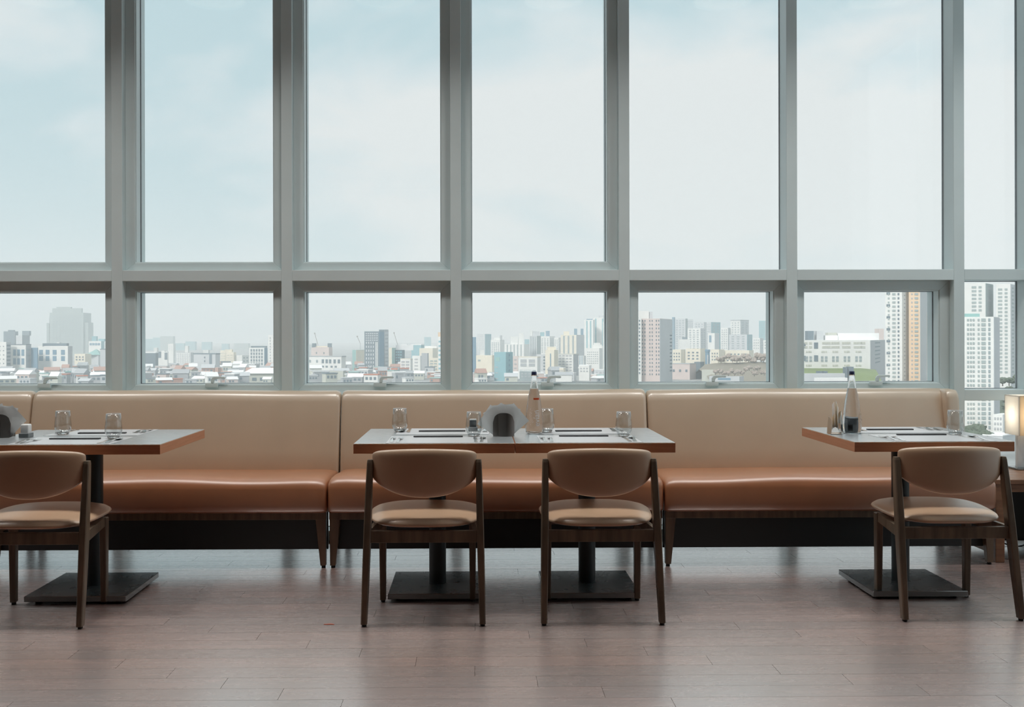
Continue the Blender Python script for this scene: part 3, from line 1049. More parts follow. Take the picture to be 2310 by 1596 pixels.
def napkin_mesh(w, h, bend, mat):
    bm = bmesh.new()
    n = 6
    V = [[bm.verts.new((-w / 2 + w * i / n, bend * math.sin(2.0 * j / n), h * j / n)) for j in range(n + 1)] for i in range(n + 1)]
    for i in range(n):
        for j in range(n):
            bm.faces.new((V[i][j], V[i + 1][j], V[i + 1][j + 1], V[i][j + 1]))
    bmesh.ops.solidify(bm, geom=list(bm.faces), thickness=0.0012)
    return to_mesh(bm, 'napkin', mat, True, 0.6)


nap = [napkin_mesh(0.115, 0.120, 0.004, M['napkin']), napkin_mesh(0.105, 0.118, -0.003, M['napkin'])]
nap_c = napkin_mesh(0.110, 0.118, -0.004, M['napkin_cream'])
plate_a = arch_plate(0.104, 0.114, -0.024, -0.014, 0.0012, M['steel'])
plate_b = arch_plate(0.104, 0.085, 0.024, 0.016, 0.0012, M['steel'])


def holder(px, py, rz, label, where, angles, cream=False):
    r = empty('napkin_holder', (0, 0, 0), rz, label, 'napkin holder', 'steel napkin holders')
    place(r, px, py, 0.0)
    r.rotation_euler = (0, 0, rz)
    link('plate', plate_a, r); link('plate', plate_b, r)
    link('foot', box_mesh('foot', -0.052, 0.052, -0.026, 0.026, 0.0, 0.003, M['steel'], 0.001), r)
    base = r.location
    for i, a in enumerate(angles):
        yo = -0.010 + 0.020 * i / max(1, len(angles) - 1)
        R = Matrix.Rotation(rz, 4, 'Z') @ Matrix.Translation((0.012 * math.sin(a), yo, 0.048)) @ Matrix.Rotation(a, 4, 'Y') @ Matrix.Translation((0, 0, -0.016))
        n = link('napkin', nap_c if cream and i % 2 else nap[i % 2])
        n.matrix_world = Matrix.Translation(base) @ R
        lean = ('far to the left' if a < -0.7 else 'to the left' if a < -0.3 else 'slightly left' if a < -0.07 else 'hardly at all' if a < 0.1 else 'slightly right' if a < 0.35 else 'far to the right')
        n_col = 'cream' if cream and i % 2 else 'white'
        tag(n, '%s paper napkin leaning %s in %s' % (n_col, lean, where), 'napkin', 'napkins in ' + where)


holder(1136, 984, 0.0, 'arched steel napkin holder on the middle tables, left of the bottle', 'the middle tables holder',
       (-0.98, -0.50, -0.08, 0.30, 0.86))
holder(6, 987, -0.10, 'arched steel napkin holder at the left edge of the photo', 'the holder at the left photo edge', (-0.45, -0.05, 0.16, 0.80))
holder(1884, 979, math.radians(76), 'steel napkin holder seen from its narrow side on the right table', 'the right table holder', (-0.25, 0.02, 0.2, 0.40), True)

# ------------------------------------------------------------------ lamp table and lamp at the right edge
X0 = gx(2243, 5.46, 1264)
r = empty('side_table', (X0, 5.42, 0), 0, 'low brown wooden side table under the lamp at the right edge', 'side table')
TW = 3.40 - X0
for k in range(6):
    link('top_board', box_mesh('top_board', -0.02, TW, 0.10 * k + 0.001, 0.10 * k + 0.099, 0.430, 0.455, M['oak'], 0.002, 1), r)
link('back_panel', box_mesh('back_panel', 0.03, TW - 0.02, 0.40, 0.42, 0.04, 0.43, M['black_base']), r)
link('apron', box_mesh('apron', 0.0, TW - 0.02, 0.012, 0.034, 0.385, 0.428, M['oak'], 0.002, 1), r)
link('side_panel', box_mesh('side_panel', 0.0, 0.030, 0.05, 0.58, 0.035, 0.43, M['oak'], 0.002, 1), r)
for yy in (0.03, 0.57):
    for xx in (0.015, TW - 0.05):
        bm = bmesh.new(); b_bar(bm, (xx, yy, 0), (xx, yy, 0.43), 0.05, 0.05); bevel_all(bm, 0.002, 1)
        link('leg', to_mesh(bm, 'leg', M['oak']), r)

lc = at(2299, 984, 5.78)
l = empty('table_lamp', (lc.x + 0.075, 5.86, 0.4555), 0, 'white box-shaded table lamp standing on the wooden side table', 'lamp')
zs0, zs1 = lc.z - 0.4555, at(2299, 894, 5.78).z - 0.4555
bm = bmesh.new()
for (xa_, xb_, ya_, yb_) in ((-0.075, -0.071, -0.08, 0.08), (0.071, 0.075, -0.08, 0.08), (-0.071, 0.071, 0.076, 0.08)):
    b_box(bm, xa_, xb_, ya_, yb_, zs0, zs1)
link('shade_side', to_mesh(bm, 'shade_side', M['shade_white']), l)
tag(link('shade_front', box_mesh('shade_front', -0.071, 0.071, -0.08, -0.076, zs0, zs1, M['shade_cream']), l), 'cream front of the lampshade')
link('shade_top', box_mesh('shade_top', -0.071, 0.071, -0.076, 0.076, zs1 - 0.004, zs1, M['shade_white']), l)
link('stem', box_mesh('stem', -0.048, 0.048, -0.012, 0.012, 0.008, zs0 + 0.02, M['lamp_stem'], 0.002), l)
bulb = bpy.data.lights.new('bulb', 'POINT')
bulb.energy = 0.6; bulb.color = (1.0, 0.90, 0.76); bulb.shadow_soft_size = 0.03
bo = bpy.data.objects.new('bulb', bulb); COL.objects.link(bo); bo.parent = l; bo.location = (0, 0, (zs0 + zs1) / 2)
link('base', box_mesh('base', -0.075, 0.075, -0.06, 0.06, 0.0, 0.012, M['black_steel'], 0.003), l)
cu = bpy.data.curves.new('power_cable', 'CURVE')
cu.dimensions = '3D'; cu.bevel_depth = 0.004; cu.bevel_resolution = 2
sp = cu.splines.new('BEZIER'); sp.bezier_points.add(3)
for bp_, p in zip(sp.bezier_points, ((3.02, 5.90, 0.12), (3.10, 5.88, 0.025), (3.22, 5.84, 0.006), (3.34, 5.93, 0.10))):
    bp_.co = p; bp_.handle_left_type = bp_.handle_right_type = 'AUTO'
o = bpy.data.objects.new('power_cable', cu); COL.objects.link(o)
cme = bpy.data.meshes.new_from_object(o.evaluated_get(bpy.context.evaluated_depsgraph_get()))
bpy.data.objects.remove(o)
cme.materials.clear(); cme.materials.append(M['cable'])
o = link('power_cable', cme)
tag(o, 'thin black lamp cable under the wooden side table', 'cable')
bm = bmesh.new()
b_ribbon(bm, [(0.0, -0.022, 0, 0.002), (0.001, -0.008, 0.001, 0.0035), (-0.001, 0.010, 0.0005, 0.003), (0.0, 0.024, 0, 0.0012)], 0.001)
o = link('paper_scrap', to_mesh(bm, 'paper_scrap', M['red_print']), None, (gx(743, 4.32, 1408), 4.315, 0.0006), (0, 0, 1.5))
tag(o, 'tiny reddish scrap lying on the bare floor boards', 'scrap')

# ------------------------------------------------------------------ the city outside
GZ = -46.0
CM = {}


def cmat(name, col, rough=0.8):
    if name not in CM: CM[name] = pmat('facade_' + name, col, rough, noise=0.05, nscale=0.08)
    return CM[name]


cmat('white', (0.78, 0.78, 0.76)); cmat('cream', (0.78, 0.72, 0.60)); cmat('pink', (0.66, 0.56, 0.53)); cmat('grey', (0.42, 0.44, 0.46))
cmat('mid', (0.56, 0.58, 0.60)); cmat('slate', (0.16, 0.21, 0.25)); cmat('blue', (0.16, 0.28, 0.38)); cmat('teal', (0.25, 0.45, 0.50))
cmat('glassy', (0.10, 0.17, 0.21), 0.35); cmat('winlight', (0.30, 0.36, 0.38), 0.4); cmat('orange', (0.80, 0.60, 0.42)); cmat('red', (0.55, 0.22, 0.15))
cmat('brick', (0.48, 0.30, 0.25)); cmat('stone', (0.55, 0.56, 0.50)); cmat('dark', (0.09, 0.10, 0.11)); cmat('greenglass', (0.28, 0.48, 0.46), 0.4)
cmat('roofwhite', (0.86, 0.86, 0.86)); cmat('lawn', (0.20, 0.26, 0.10)); cmat('bark', (0.20, 0.15, 0.12)); cmat('leaf', (0.11, 0.14, 0.10)); cmat('bare', (0.38, 0.32, 0.28))
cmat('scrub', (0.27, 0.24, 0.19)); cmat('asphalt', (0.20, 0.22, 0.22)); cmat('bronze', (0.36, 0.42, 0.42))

unit_box = {}


def ubox(mat):
    """shared unit box, centred in x and y, base at z = 0"""
    if mat not in unit_box: unit_box[mat] = box_mesh('pane_block', -0.5, 0.5, -0.5, 0.5, 0, 1, CM[mat])
    return unit_box[mat]


ground = link('ground', box_mesh('ground', -9000, 9000, 0, 9000, -2, 0, pmat('city_ground', (0.33, 0.34, 0.34), 0.9, noise=0.35, nscale=0.02)), None, (0, 60, GZ))
tag(ground, kind='structure')


FOOT = []


def bldg(label, p0, ps, p1, yt, Y, mat, wins=(), pent=(), name='apartment_block', side=None, th=24, cap=None, group='city buildings', dep=None):
    """a block whose left face spans px p0..ps and right face ps..p1, its roof at py yt; nearest corner at depth Y"""
    B = at(ps, yt, Y)
    tan = math.tan(math.radians(th))
    zt = B.z - GZ
    if ps >= p1:                       # square on: only the front shows
        A = at(p0, yt, Y); C = None
        w = B.x - A.x
        P = [(A.x, Y), (B.x, Y), (B.x, Y + (dep or max(12, w * 0.6))), (A.x, Y + (dep or max(12, w * 0.6)))]
        faces = {'f': (P[0], P[1])}
    elif ps <= p0:
        A = B; C = at(p1, yt, Y)
        w = C.x - B.x
        P = [(B.x, Y), (C.x, Y), (C.x, Y + (dep or max(12, w * 0.6))), (B.x, Y + (dep or max(12, w * 0.6)))]
        faces = {'f': (P[0], P[1]), 's': (P[0], P[1])}
    else:
        w1 = B.x - at(p0, yt, Y).x
        w2 = at(p1, yt, Y).x - B.x
        a = (B.x - w1, Y + w1 * tan); c = (B.x + w2, Y + w2 / tan * 0.8)
        # keep the silhouette at p0 and p1 once the corners have moved back
        a = (gx(p0, a[1], yt), a[1]); c = (gx(p1, c[1], yt), c[1])
        P = [a, (B.x, Y), c, (a[0] + c[0] - B.x, a[1] + c[1] - Y)]
        faces = {'f': (a, (B.x, Y)), 's': ((B.x, Y), c)}
    FOOT.append((min(p[0] for p in P) - 2, max(p[0] for p in P) + 2, min(p[1] for p in P) - 2, max(p[1] for p in P) + 2, label))
    r = empty(name, (B.x, Y, GZ), 0, label, 'building', group)
    o = lambda p: (p[0] - B.x, p[1] - Y)

    def prism(nm, pts, z0, z1, m):
        bm = bmesh.new()
        lo = [bm.verts.new((*o(p), z0)) for p in pts]
        hi = [bm.verts.new((*o(p), z1)) for p in pts]
        bm.faces.new(lo[::-1]); bm.faces.new(hi)
        n = len(pts)
        for i in range(n):
            bm.faces.new((lo[i], lo[(i + 1) % n], hi[(i + 1) % n], hi[i]))
        return link(nm, to_mesh(bm, nm, CM[m]), r)
    body = prism('body', P, 0, zt, mat)
    if side:  # right face in a second colour, mostly darker to stand for its shade
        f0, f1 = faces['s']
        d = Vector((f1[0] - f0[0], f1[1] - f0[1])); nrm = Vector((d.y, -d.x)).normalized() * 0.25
        prism('side_face_tone', [(f0[0] + nrm.x, f0[1] + nrm.y), (f1[0] + nrm.x, f1[1] + nrm.y), f1, f0], 0, zt - 0.3, side)
    if cap:
        cx = sum(p[0] for p in P) / 4; cy = sum(p[1] for p in P) / 4
        prism('cornice', [(cx + (p[0] - cx) * 1.03, cy + (p[1] - cy) * 1.03) for p in P], zt, zt + cap[1], cap[0])
    for pi, (q0, q1, qy, qm) in enumerate(pent):
        yy = Y + 4 if abs(P[0][1] - P[1][1]) < 0.01 else (P[1][1] + P[3][1]) / 2
        yy += 0.7 * pi if yy > Y + 6 else 0.35 * pi
        X0_, X1_, Z = gx(q0, yy, qy), gx(q1, yy, qy), at((q0 + q1) / 2, qy, yy).z - GZ
        prism('penthouse', [(X0_, yy), (X1_, yy), (X1_, yy + 8), (X0_, yy + 8)], zt - 0.5, Z, qm)
    for wd in wins:
        # dict: face, xs (list of centre fractions) or nx, ys px rows (top, bottom, n), w fraction, h px, mat, sep
        f0, f1 = faces[wd.get('face', 'f')]
        f0, f1 = Vector(f0), Vector(f1)
        d = f1 - f0; L = d.length; dn = d.normalized(); nrm = Vector((dn.y, -dn.x))
        if 'xs' in wd: xs = wd['xs']
        else:
            l_, r_ = wd.get('m', (0.06, 0.06)); n = wd['nx']
            xs = [l_ + (1 - l_ - r_) * (i + 0.5) / n for i in range(n)]
        y0, y1, n = wd['ys']
        rows = [y0 + (y1 - y0) * (i / max(1, n - 1)) for i in range(n)]
        hm = wd['h'] * Y / FPX
        wm = wd['w'] * L
        ang = math.atan2(dn.y, dn.x)
        bmj = None if wd.get('sep') else bmesh.new()
        for fx in xs:
            c = f0 + d * fx + nrm * 0.05
            for py in rows:
                z = at((p0 + p1) / 2, py, Y).z - GZ
                if z - hm / 2 < 0.5 or z > zt: continue
                if bmj is None:
                    wo = link('window', ubox(wd['mat']), r, (c.x - B.x, c.y - Y, z - hm / 2), (0, 0, ang))
                    wo.scale = (wm, 0.5, hm)
                else:
                    vs = b_box(bmj, -wm / 2, wm / 2, -0.25, 0.25, -hm / 2, hm / 2)
                    mt = Matrix.Translation((c.x - B.x, c.y - Y, z)) @ Matrix.Rotation(ang, 4, 'Z')
                    for v in vs: v.co = mt @ v.co
        if bmj is not None:
            tag(link('window_grid', to_mesh(bmj, 'window_grid', CM[wd['mat']]), r), kind='stuff')
    return r


def W(face, nx, y0, y1, ny, w, h, mat='glassy', sep=False, m=(0.06, 0.06), xs=None):
    d = dict(face=face, nx=nx, ys=(y0, y1, ny), w=w, h=h, mat=mat, sep=sep, m=m)
    if xs: d['xs'] = xs
    return d


# --- first window from the left
r = bldg('wide stepped grey tower far away behind the leftmost window', 112, 188, 188, 706, 2700, 'bronze', name='stepped_tower',
         wins=[W('f', 9, 715, 790, 16, 0.05, 2.5, 'winlight')], pent=[(118, 184, 696, 'bronze'), (127, 160, 693, 'bronze')])
zz = at(150, 729, 2700).z - GZ
for q0, q1, qy in ((104, 112, 729), (188, 198, 728), (110, 118, 716)):
    link('wing', box_mesh('wing', gx(q0, 2700) - r.location.x, gx(q1, 2700) - r.location.x, 4, 40, 0, at(150, qy, 2700).z - GZ, CM['bronze']), r)
bldg('slate twin-topped block rising behind white offices, leftmost window', 8, 34, 34, 748, 2000, 'slate', name='office_block', pent=[(18, 30, 745, 'slate')])
bldg('slim grey tower with a pale strip, right of the slate block, leftmost window', 36, 50, 67, 757, 1990, 'mid', name='office_block', side='slate', pent=[(50, 66, 747, 'slate')])
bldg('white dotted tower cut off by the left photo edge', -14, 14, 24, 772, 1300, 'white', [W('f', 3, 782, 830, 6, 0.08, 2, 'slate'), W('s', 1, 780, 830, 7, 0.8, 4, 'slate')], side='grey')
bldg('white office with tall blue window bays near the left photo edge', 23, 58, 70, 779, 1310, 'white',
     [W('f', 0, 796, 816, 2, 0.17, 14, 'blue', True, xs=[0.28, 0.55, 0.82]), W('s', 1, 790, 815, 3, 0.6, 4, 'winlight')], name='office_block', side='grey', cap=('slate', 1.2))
bldg('wide white office with two rows of four blue windows, leftmost window', 86, 153, 163, 781, 1320, 'white',
     [W('f', 0, 795.5, 809.5, 2, 0.125, 11, 'blue', True, xs=[0.10, 0.32, 0.56, 0.84])], name='office_block', side='grey', pent=[(96, 150, 775, 'slate'), (128, 134, 773, 'white')])
bldg('dark blue slab joined to the wide white office, leftmost window', 70, 84, 86, 785, 1315, 'blue', name='office_block')
bldg('pale block with blue side wall right of the stepped tower', 200, 228, 235, 770, 1900, 'white', [W('f', 4, 777, 777, 1, 0.18, 5, 'blue')], side='teal', pent=[(207, 217, 759, 'teal'), (222, 235, 765, 'teal')], name='office_block')
bldg('grey block at the right jamb of the leftmost window', 226, 250, 250, 789, 1360, 'mid', cap=('slate', 1.0), name='office_block')
bldg('low cream block below the stepped tower, leftmost window', 168, 192, 206, 799, 1500, 'cream', [W('f', 3, 806, 812, 2, 0.15, 3, 'slate')], name='office_block')
h = bldg('small block under a pale teal pitched roof, leftmost window', 196, 222, 226, 801, 1600, 'mid', name='hall')
bm = bmesh.new()
xa_, xb_ = gx(193, 1600) - h.location.x, gx(226, 1600) - h.location.x
zt = at(210, 801, 1600).z - GZ; zp = at(210, 788, 1600).z - GZ
vs = [bm.verts.new(p) for p in ((xa_, -1, zt), (xb_, -1, zt), (xb_, 22, zt), (xa_, 22, zt), ((xa_ + xb_) / 2 + 2, 10, zp))]
for f in ((0, 1, 4), (1, 2, 4), (2, 3, 4), (3, 0, 4), (3, 2, 1, 0)): bm.faces.new([vs[i] for i in f])
link('roof', to_mesh(bm, 'roof', CM['greenglass']), h)

# --- second window
FAR = 'pale far-off apartment towers in the haze'
for q0, q1, qy, lab in ((327, 345, 765, 'faint far tower at the left end of the second window skyline'), (345, 361, 762, 'faint far tower, second in the second window skyline'),
                        (361, 390, 759, 'tallest faint far block in the second window skyline'), (394, 416, 775, 'low faint far block right of the tallest one, second window'),
                        (418, 440, 771, 'faint far block near the white spire, second window'), (455, 476, 772, 'lone bluish far block above the grey office, second window'),
                        (500, 516, 776, 'small bluish far block above the cream flats, second window'), (528, 560, 775, 'wide faint far block left of the grid-fronted tower'),
                        (640, 700, 778, 'faint far block hidden by the mullion left of the third window')):
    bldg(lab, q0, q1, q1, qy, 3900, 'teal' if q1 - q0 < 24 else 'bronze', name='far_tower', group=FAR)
bldg('slim white tower left of centre in the second window', 379, 391, 396, 776, 1900, 'white', [W('f', 2, 782, 790, 3, 0.12, 2, 'mid')])
bldg('dark-walled block at the left jamb of the second window', 322, 351, 351, 797, 1420, 'slate', cap=('roofwhite', 1.5), name='warehouse')
bldg('white block with a dark recess, left part of the second window', 351, 378, 380, 794, 1500, 'white', [W('f', 0, 801, 801, 1, 0.3, 14, 'slate', True, xs=[0.32]), W('f', 0, 804, 804, 1, 0.22, 16, 'slate', True, xs=[0.87])], pent=[(347, 354, 785, 'white'), (364, 371, 792, 'white')])
bldg('pale windowed flats below a thin white spire, second window', 396, 430, 437, 796, 1650, 'mid', [W('f', 6, 799, 822, 6, 0.09, 3, 'white')], pent=[(417, 424, 781, 'white')])
bldg('flat grey office with a dark roof edge and notch, second window', 437, 486, 496, 800, 1400, 'mid',
     [W('f', 0, 813, 813, 1, 0.12, 28, 'slate', True, xs=[0.78]), W('f', 0, 807, 824, 3, 0.05, 4, 'slate', True, xs=[0.51])], cap=('slate', 1.6), name='office_block', pent=[(458, 470, 790, 'white')])
bldg('cream stepped flats left of the second-window mullion', 497, 509, 512, 791, 1600, 'cream', [W('f', 2, 798, 826, 6, 0.3, 1.6, 'stone')])
bldg('taller cream flats beside the stepped ones, second window', 510, 527, 533, 795, 1560, 'cream', [W('f', 2, 802, 830, 6, 0.3, 1.6, 'stone')], pent=[(507, 523, 789, 'cream')])
bldg('low pale flats left of the grid-fronted tower', 531, 546, 562, 802, 1560, 'white', [W('s', 2, 808, 830, 4, 0.2, 3, 'winlight')])
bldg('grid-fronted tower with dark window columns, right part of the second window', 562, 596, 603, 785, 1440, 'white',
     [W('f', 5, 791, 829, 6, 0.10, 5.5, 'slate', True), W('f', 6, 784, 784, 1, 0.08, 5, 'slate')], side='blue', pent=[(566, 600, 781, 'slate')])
bldg('white tower cut by the right jamb of the second window', 605, 622, 640, 756, 1340, 'white', [W('f', 2, 763, 828, 11, 0.12, 3.4, 'grey')], pent=[(617, 640, 750, 'white')])
h = bldg('long hall with a broad white roof at the bottom of the second window', 560, 640, 640, 843, 1050, 'stone', [W('f', 4, 856, 856, 1, 0.12, 7, 'slate', True)], name='market_hall')
bm = bmesh.new()
xa_, xb_ = gx(546, 1050) - h.location.x, gx(645, 1050) - h.location.x
zt = at(600, 843, 1050).z - GZ; zp = at(600, 831, 1050).z - GZ
vs = [bm.verts.new(p) for p in ((xa_, -2, zt), (xb_, -2, zt), (xb_, 25, zt), (xa_, 25, zt), (xa_ + 8, 12, zp), (xb_, 12, zp))]
for f in ((0, 1, 5, 4), (1, 2, 5), (2, 3, 4, 5), (3, 0, 4), (3, 2, 1, 0)): bm.faces.new([vs[i] for i in f])
link('roof', to_mesh(bm, 'roof', CM['roofwhite']), h)
bldg('small pinkish brick house low in the second window', 474, 492, 499, 830, 1330, 'brick', name='house')

# --- third window
bldg('dark grey tower with a gridded face standing out in the third window', 822, 855, 866, 748, 1350, 'slate',
     [W('f', 6, 753, 768, 4, 0.10, 2.4, 'mid'), W('f', 4, 774, 836, 8, 0.07, 5, 'mid', m=(0.06, 0.3)), W('f', 0, 803, 803, 1, 0.05, 62, 'white', True, xs=[0.79, 0.88]), W('f', 4, 830, 830, 1, 0.05, 5, 'white')],
     name='office_tower', side='blue')
bldg('taller right slab of the dark grey tower, third window', 855, 867, 876, 744, 1385, 'slate', [W('s', 1, 752, 838, 11, 0.75, 5, 'mid')], name='office_tower', side='grey')
bldg('pinkish building with two dark roof turrets, left in the third window', 702, 742, 750, 784, 1560, 'pink', [W('f', 0, 797, 797, 1, 0.06, 4, 'slate', True, xs=[0.3, 0.72])], pent=[(704, 712, 775, 'slate'), (739, 747, 775, 'slate'), (712, 740, 781, 'cream')])
bldg('white building with a row of large dark windows, left in the third window', 692, 770, 780, 806, 1280, 'white',
     [W('f', 0, 816, 816, 1, 0.065, 9, 'slate', True, xs=[0.47, 0.58, 0.68, 0.81, 0.93]), W('f', 0, 828, 828, 1, 0.06, 4, 'slate', True, xs=[0.25, 0.47, 0.58, 0.72, 0.84]), W('f', 0, 816, 816, 1, 0.05, 6, 'winlight', True, xs=[0.1, 0.3])], cap=('grey', 1.4), name='office_block')
bldg('low building with square windows at the bottom left of the third window', 690, 774, 780, 838, 1120, 'stone', [W('f', 0, 845, 845, 1, 0.05, 6.5, 'slate', True, xs=[0.28, 0.42, 0.55, 0.66, 0.78]), W('f', 0, 858, 858, 1, 0.07, 6, 'grey', True, xs=[0.1, 0.3, 0.5, 0.7, 0.9])], cap=('mid', 0.8), name='school_block')
bldg('cream slab with a green glass edge left of the dark grey tower', 795, 803, 822, 790, 1450, 'greenglass', side='cream')
bldg('cream slab right of the dark grey tower, third window', 877, 884, 893, 785, 1440, 'cream', side='greenglass')
bldg('teal glass block in the right half of the third window', 891, 908, 913, 790, 1400, 'glassy', [W('f', 3, 795, 820, 5, 0.2, 3, 'teal')], pent=[(893, 932, 779, 'roofwhite'), (905, 918, 776, 'roofwhite')])
bldg('pale blue glass block behind white flats, third window', 928, 950, 957, 779, 1700, 'teal', cap=('roofwhite', 1.5))
bldg('cream cluster top in the right half of the third window', 946, 976, 990, 786, 1600, 'cream', pent=[(958, 985, 781, 'roofwhite')])
bldg('white flats with dark balconies, right half of the third window', 903, 926, 931, 811, 1250, 'white', [W('f', 2, 817, 843, 5, 0.32, 3.6, 'grey', True)], cap=('cream', 0.8))
bldg('pale flats with grey window bands next to the dark balconies', 930, 948, 951, 803, 1300, 'white', [W('f', 1, 811, 848, 6, 0.4, 2.6, 'grey')])
bldg('plain grey slab near the orange-topped tower', 951, 964, 967, 797, 1330, 'grey')
bldg('cream flats with green window rows near the orange-topped tower', 968, 988, 990, 808, 1260, 'cream', [W('f', 2, 815, 845, 6, 0.33, 3, 'bronze', True)])
bldg('slim white tower with an orange top at the right jamb of the third window', 988, 1002, 1006, 760, 1240, 'white', [W('f', 1, 771, 842, 8, 0.8, 4, 'teal', True)], pent=[(988, 1002, 750, 'orange')])
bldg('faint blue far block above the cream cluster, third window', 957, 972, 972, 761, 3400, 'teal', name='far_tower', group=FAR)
h = bldg('brick-red house with a flat tower low in the third window', 864, 900, 906, 838, 1240, 'brick', pent=[(882, 896, 831, 'red')], cap=('red', 1.0), name='house')
for i, (a0, b0, a1, b1, lab) in enumerate(((717, 778, 710, 753, 'leftmost thin crane jib over the third window skyline'), (813, 776, 806, 760, 'thin crane jib just left of the dark grey tower'), (897, 778, 889, 752, 'thin crane jib just right of the dark grey tower'))):
    Yc = 2300
    pb, pt = at(a0, b0, Yc), at(a1, b1, Yc)
    c = empty('tower_crane', (pb.x, Yc, GZ), 0, lab, 'crane', 'construction cranes')
    bm = bmesh.new(); b_bar(bm, (0, 0, 0), (0, 0, pb.z - GZ), 1.4, 1.4); link('mast', to_mesh(bm, 'mast', CM['grey']), c)
    bm = bmesh.new(); b_bar(bm, (0, 0, pb.z - GZ), (pt.x - pb.x, 0, pt.z - GZ), 1.1, 1.1); link('jib', to_mesh(bm, 'jib', CM['bark']), c)
    link('jib_head', box_mesh('jib_head', pt.x - pb.x - 1.3, pt.x - pb.x + 1.3, -1, 1, pt.z - GZ - 1, pt.z - GZ + 2, CM['bark']), c)

# --- fourth window
bldg('dark blue slab at the left jamb of the fourth window', 1062, 1074, 1074, 761, 1300, 'blue')
bldg('grey-blue block behind the blue slab, fourth window', 1076, 1094, 1108, 754, 2100, 'mid', side='teal', wins=[W('f', 4, 758, 785, 7, 0.1, 2, 'white')])
bldg('white stepped cluster left of centre in the fourth window', 1107, 1128, 1138, 767, 1900, 'white', [W('f', 4, 774, 800, 8, 0.10, 2, 'winlight')], pent=[(1114, 1128, 762, 'white'), (1128, 1133, 757, 'grey')])
bldg('white ribbed slab with two spires, fourth window', 1138, 1182, 1194, 777, 1800, 'white', [W('f', 5, 793, 793, 1, 0.05, 30, 'winlight')], pent=[(1152, 1168, 760, 'white'), (1170, 1181, 752, 'white')])
bldg('teal sliver of a tower behind the two-spired slab', 1184, 1194, 1194, 766, 2300, 'teal')
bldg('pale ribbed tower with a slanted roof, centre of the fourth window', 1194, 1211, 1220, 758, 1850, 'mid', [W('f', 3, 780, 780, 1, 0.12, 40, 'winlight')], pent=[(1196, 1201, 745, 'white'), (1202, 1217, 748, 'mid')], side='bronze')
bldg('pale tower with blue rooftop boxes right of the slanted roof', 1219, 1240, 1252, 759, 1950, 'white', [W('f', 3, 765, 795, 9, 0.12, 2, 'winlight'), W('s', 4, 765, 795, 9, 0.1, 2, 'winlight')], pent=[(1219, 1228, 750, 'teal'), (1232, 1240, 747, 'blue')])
bldg('low pale tower in the gap of the fourth window skyline', 1250, 1260, 1265, 762, 1900, 'white', [W('f', 2, 768, 795, 8, 0.15, 2, 'winlight')])
bldg('wide cream tower group with notched roof, fourth window', 1265, 1300, 1318, 756, 1700, 'cream', [W('f', 3, 778, 778, 1, 0.1, 40, 'winlight', True)], pent=[(1272, 1284, 748, 'cream'), (1296, 1302, 742, 'blue'), (1311, 1316, 742, 'blue')], side='mid')
bldg('tall pale tower with blue strips, right part of the fourth window', 1318, 1338, 1342, 722, 1600, 'white', [W('f', 0, 755, 755, 1, 0.14, 62, 'teal', True, xs=[0.3, 0.72])], pent=[(1324, 1337, 720, 'blue')])
bldg('tallest pale tower near the right jamb of the fourth window', 1338, 1362, 1376, 717, 1620, 'white', [W('f', 0, 750, 750, 1, 0.12, 62, 'teal', True, xs=[0.25, 0.9])], pent=[(1352, 1376, 712, 'mid')])
bldg('white slab with one column of dark dots, right jamb of the fourth window', 1360, 1369, 1378, 727, 1150, 'white', [W('f', 1, 734, 840, 14, 0.25, 3.6, 'slate', True, xs=[0.5])], side='mid')
bldg('teal block with a windowed right face, fourth window', 1115, 1141, 1157, 795, 1080, 'teal',
     [W('s', 1, 802, 848, 5, 0.14, 4.5, 'blue', True), W('f', 0, 811, 811, 1, 0.35, 9, 'greenglass', True, xs=[0.3]), W('f', 0, 829, 855, 3, 0.25, 2, 'grey', True, xs=[0.2])])
bldg('cream flats at the bottom left of the fourth window', 1074, 1110, 1116, 802, 1150, 'cream', [W('f', 0, 845, 845, 1, 0.06, 34, 'grey', True, xs=[0.18, 0.32, 0.85]), W('f', 0, 814, 814, 1, 0.16, 4, 'bronze', True, xs=[0.2])], pent=[(1083, 1092, 790, 'white')])
bldg('narrow mauve-grey block right of the teal block', 1157, 1168, 1171, 804, 1180, 'pink', [W('f', 1, 812, 850, 5, 0.5, 2.5, 'grey')])
bldg('broad pale block with wide window bands, lower centre of the fourth window', 1169, 1212, 1219, 807, 1130, 'white', [W('f', 2, 815, 824, 2, 0.32, 7, 'grey', True), W('f', 4, 838, 858, 3, 0.18, 5, 'winlight', True)], cap=('cream', 1.0))
bldg('cream church-like tower with one dark vertical strip, fourth window', 1230, 1250, 1259, 790, 1200, 'cream', [W('f', 0, 820, 820, 1, 0.10, 44, 'blue', True, xs=[0.6])], pent=[(1235, 1254, 783, 'cream')])
bldg('grey wing left of the church-like tower', 1210, 1232, 1236, 800, 1210, 'mid', [W('f', 1, 806, 834, 5, 0.16, 3.5, 'slate', True, xs=[0.8])])
bldg('windowed wing right of the church-like tower', 1257, 1293, 1305, 800, 1220, 'white', [W('f', 4, 803, 836, 6, 0.15, 3, 'grey', True)], side='grey', cap=('stone', 0.7))
bldg('blue-striped slim block below the tall pale towers', 1304, 1316, 1322, 803, 1300, 'white', [W('f', 0, 815, 815, 1, 0.13, 24, 'blue', True, xs=[0.35, 0.75])])
bldg('white block with a rounded roof hut, lower right of the fourth window', 1322, 1352, 1363, 786, 1250, 'white', [W('f', 6, 795, 820, 6, 0.07, 1.6, 'winlight')], pent=[(1337, 1358, 778, 'white'), (1341, 1354, 774, 'white')])
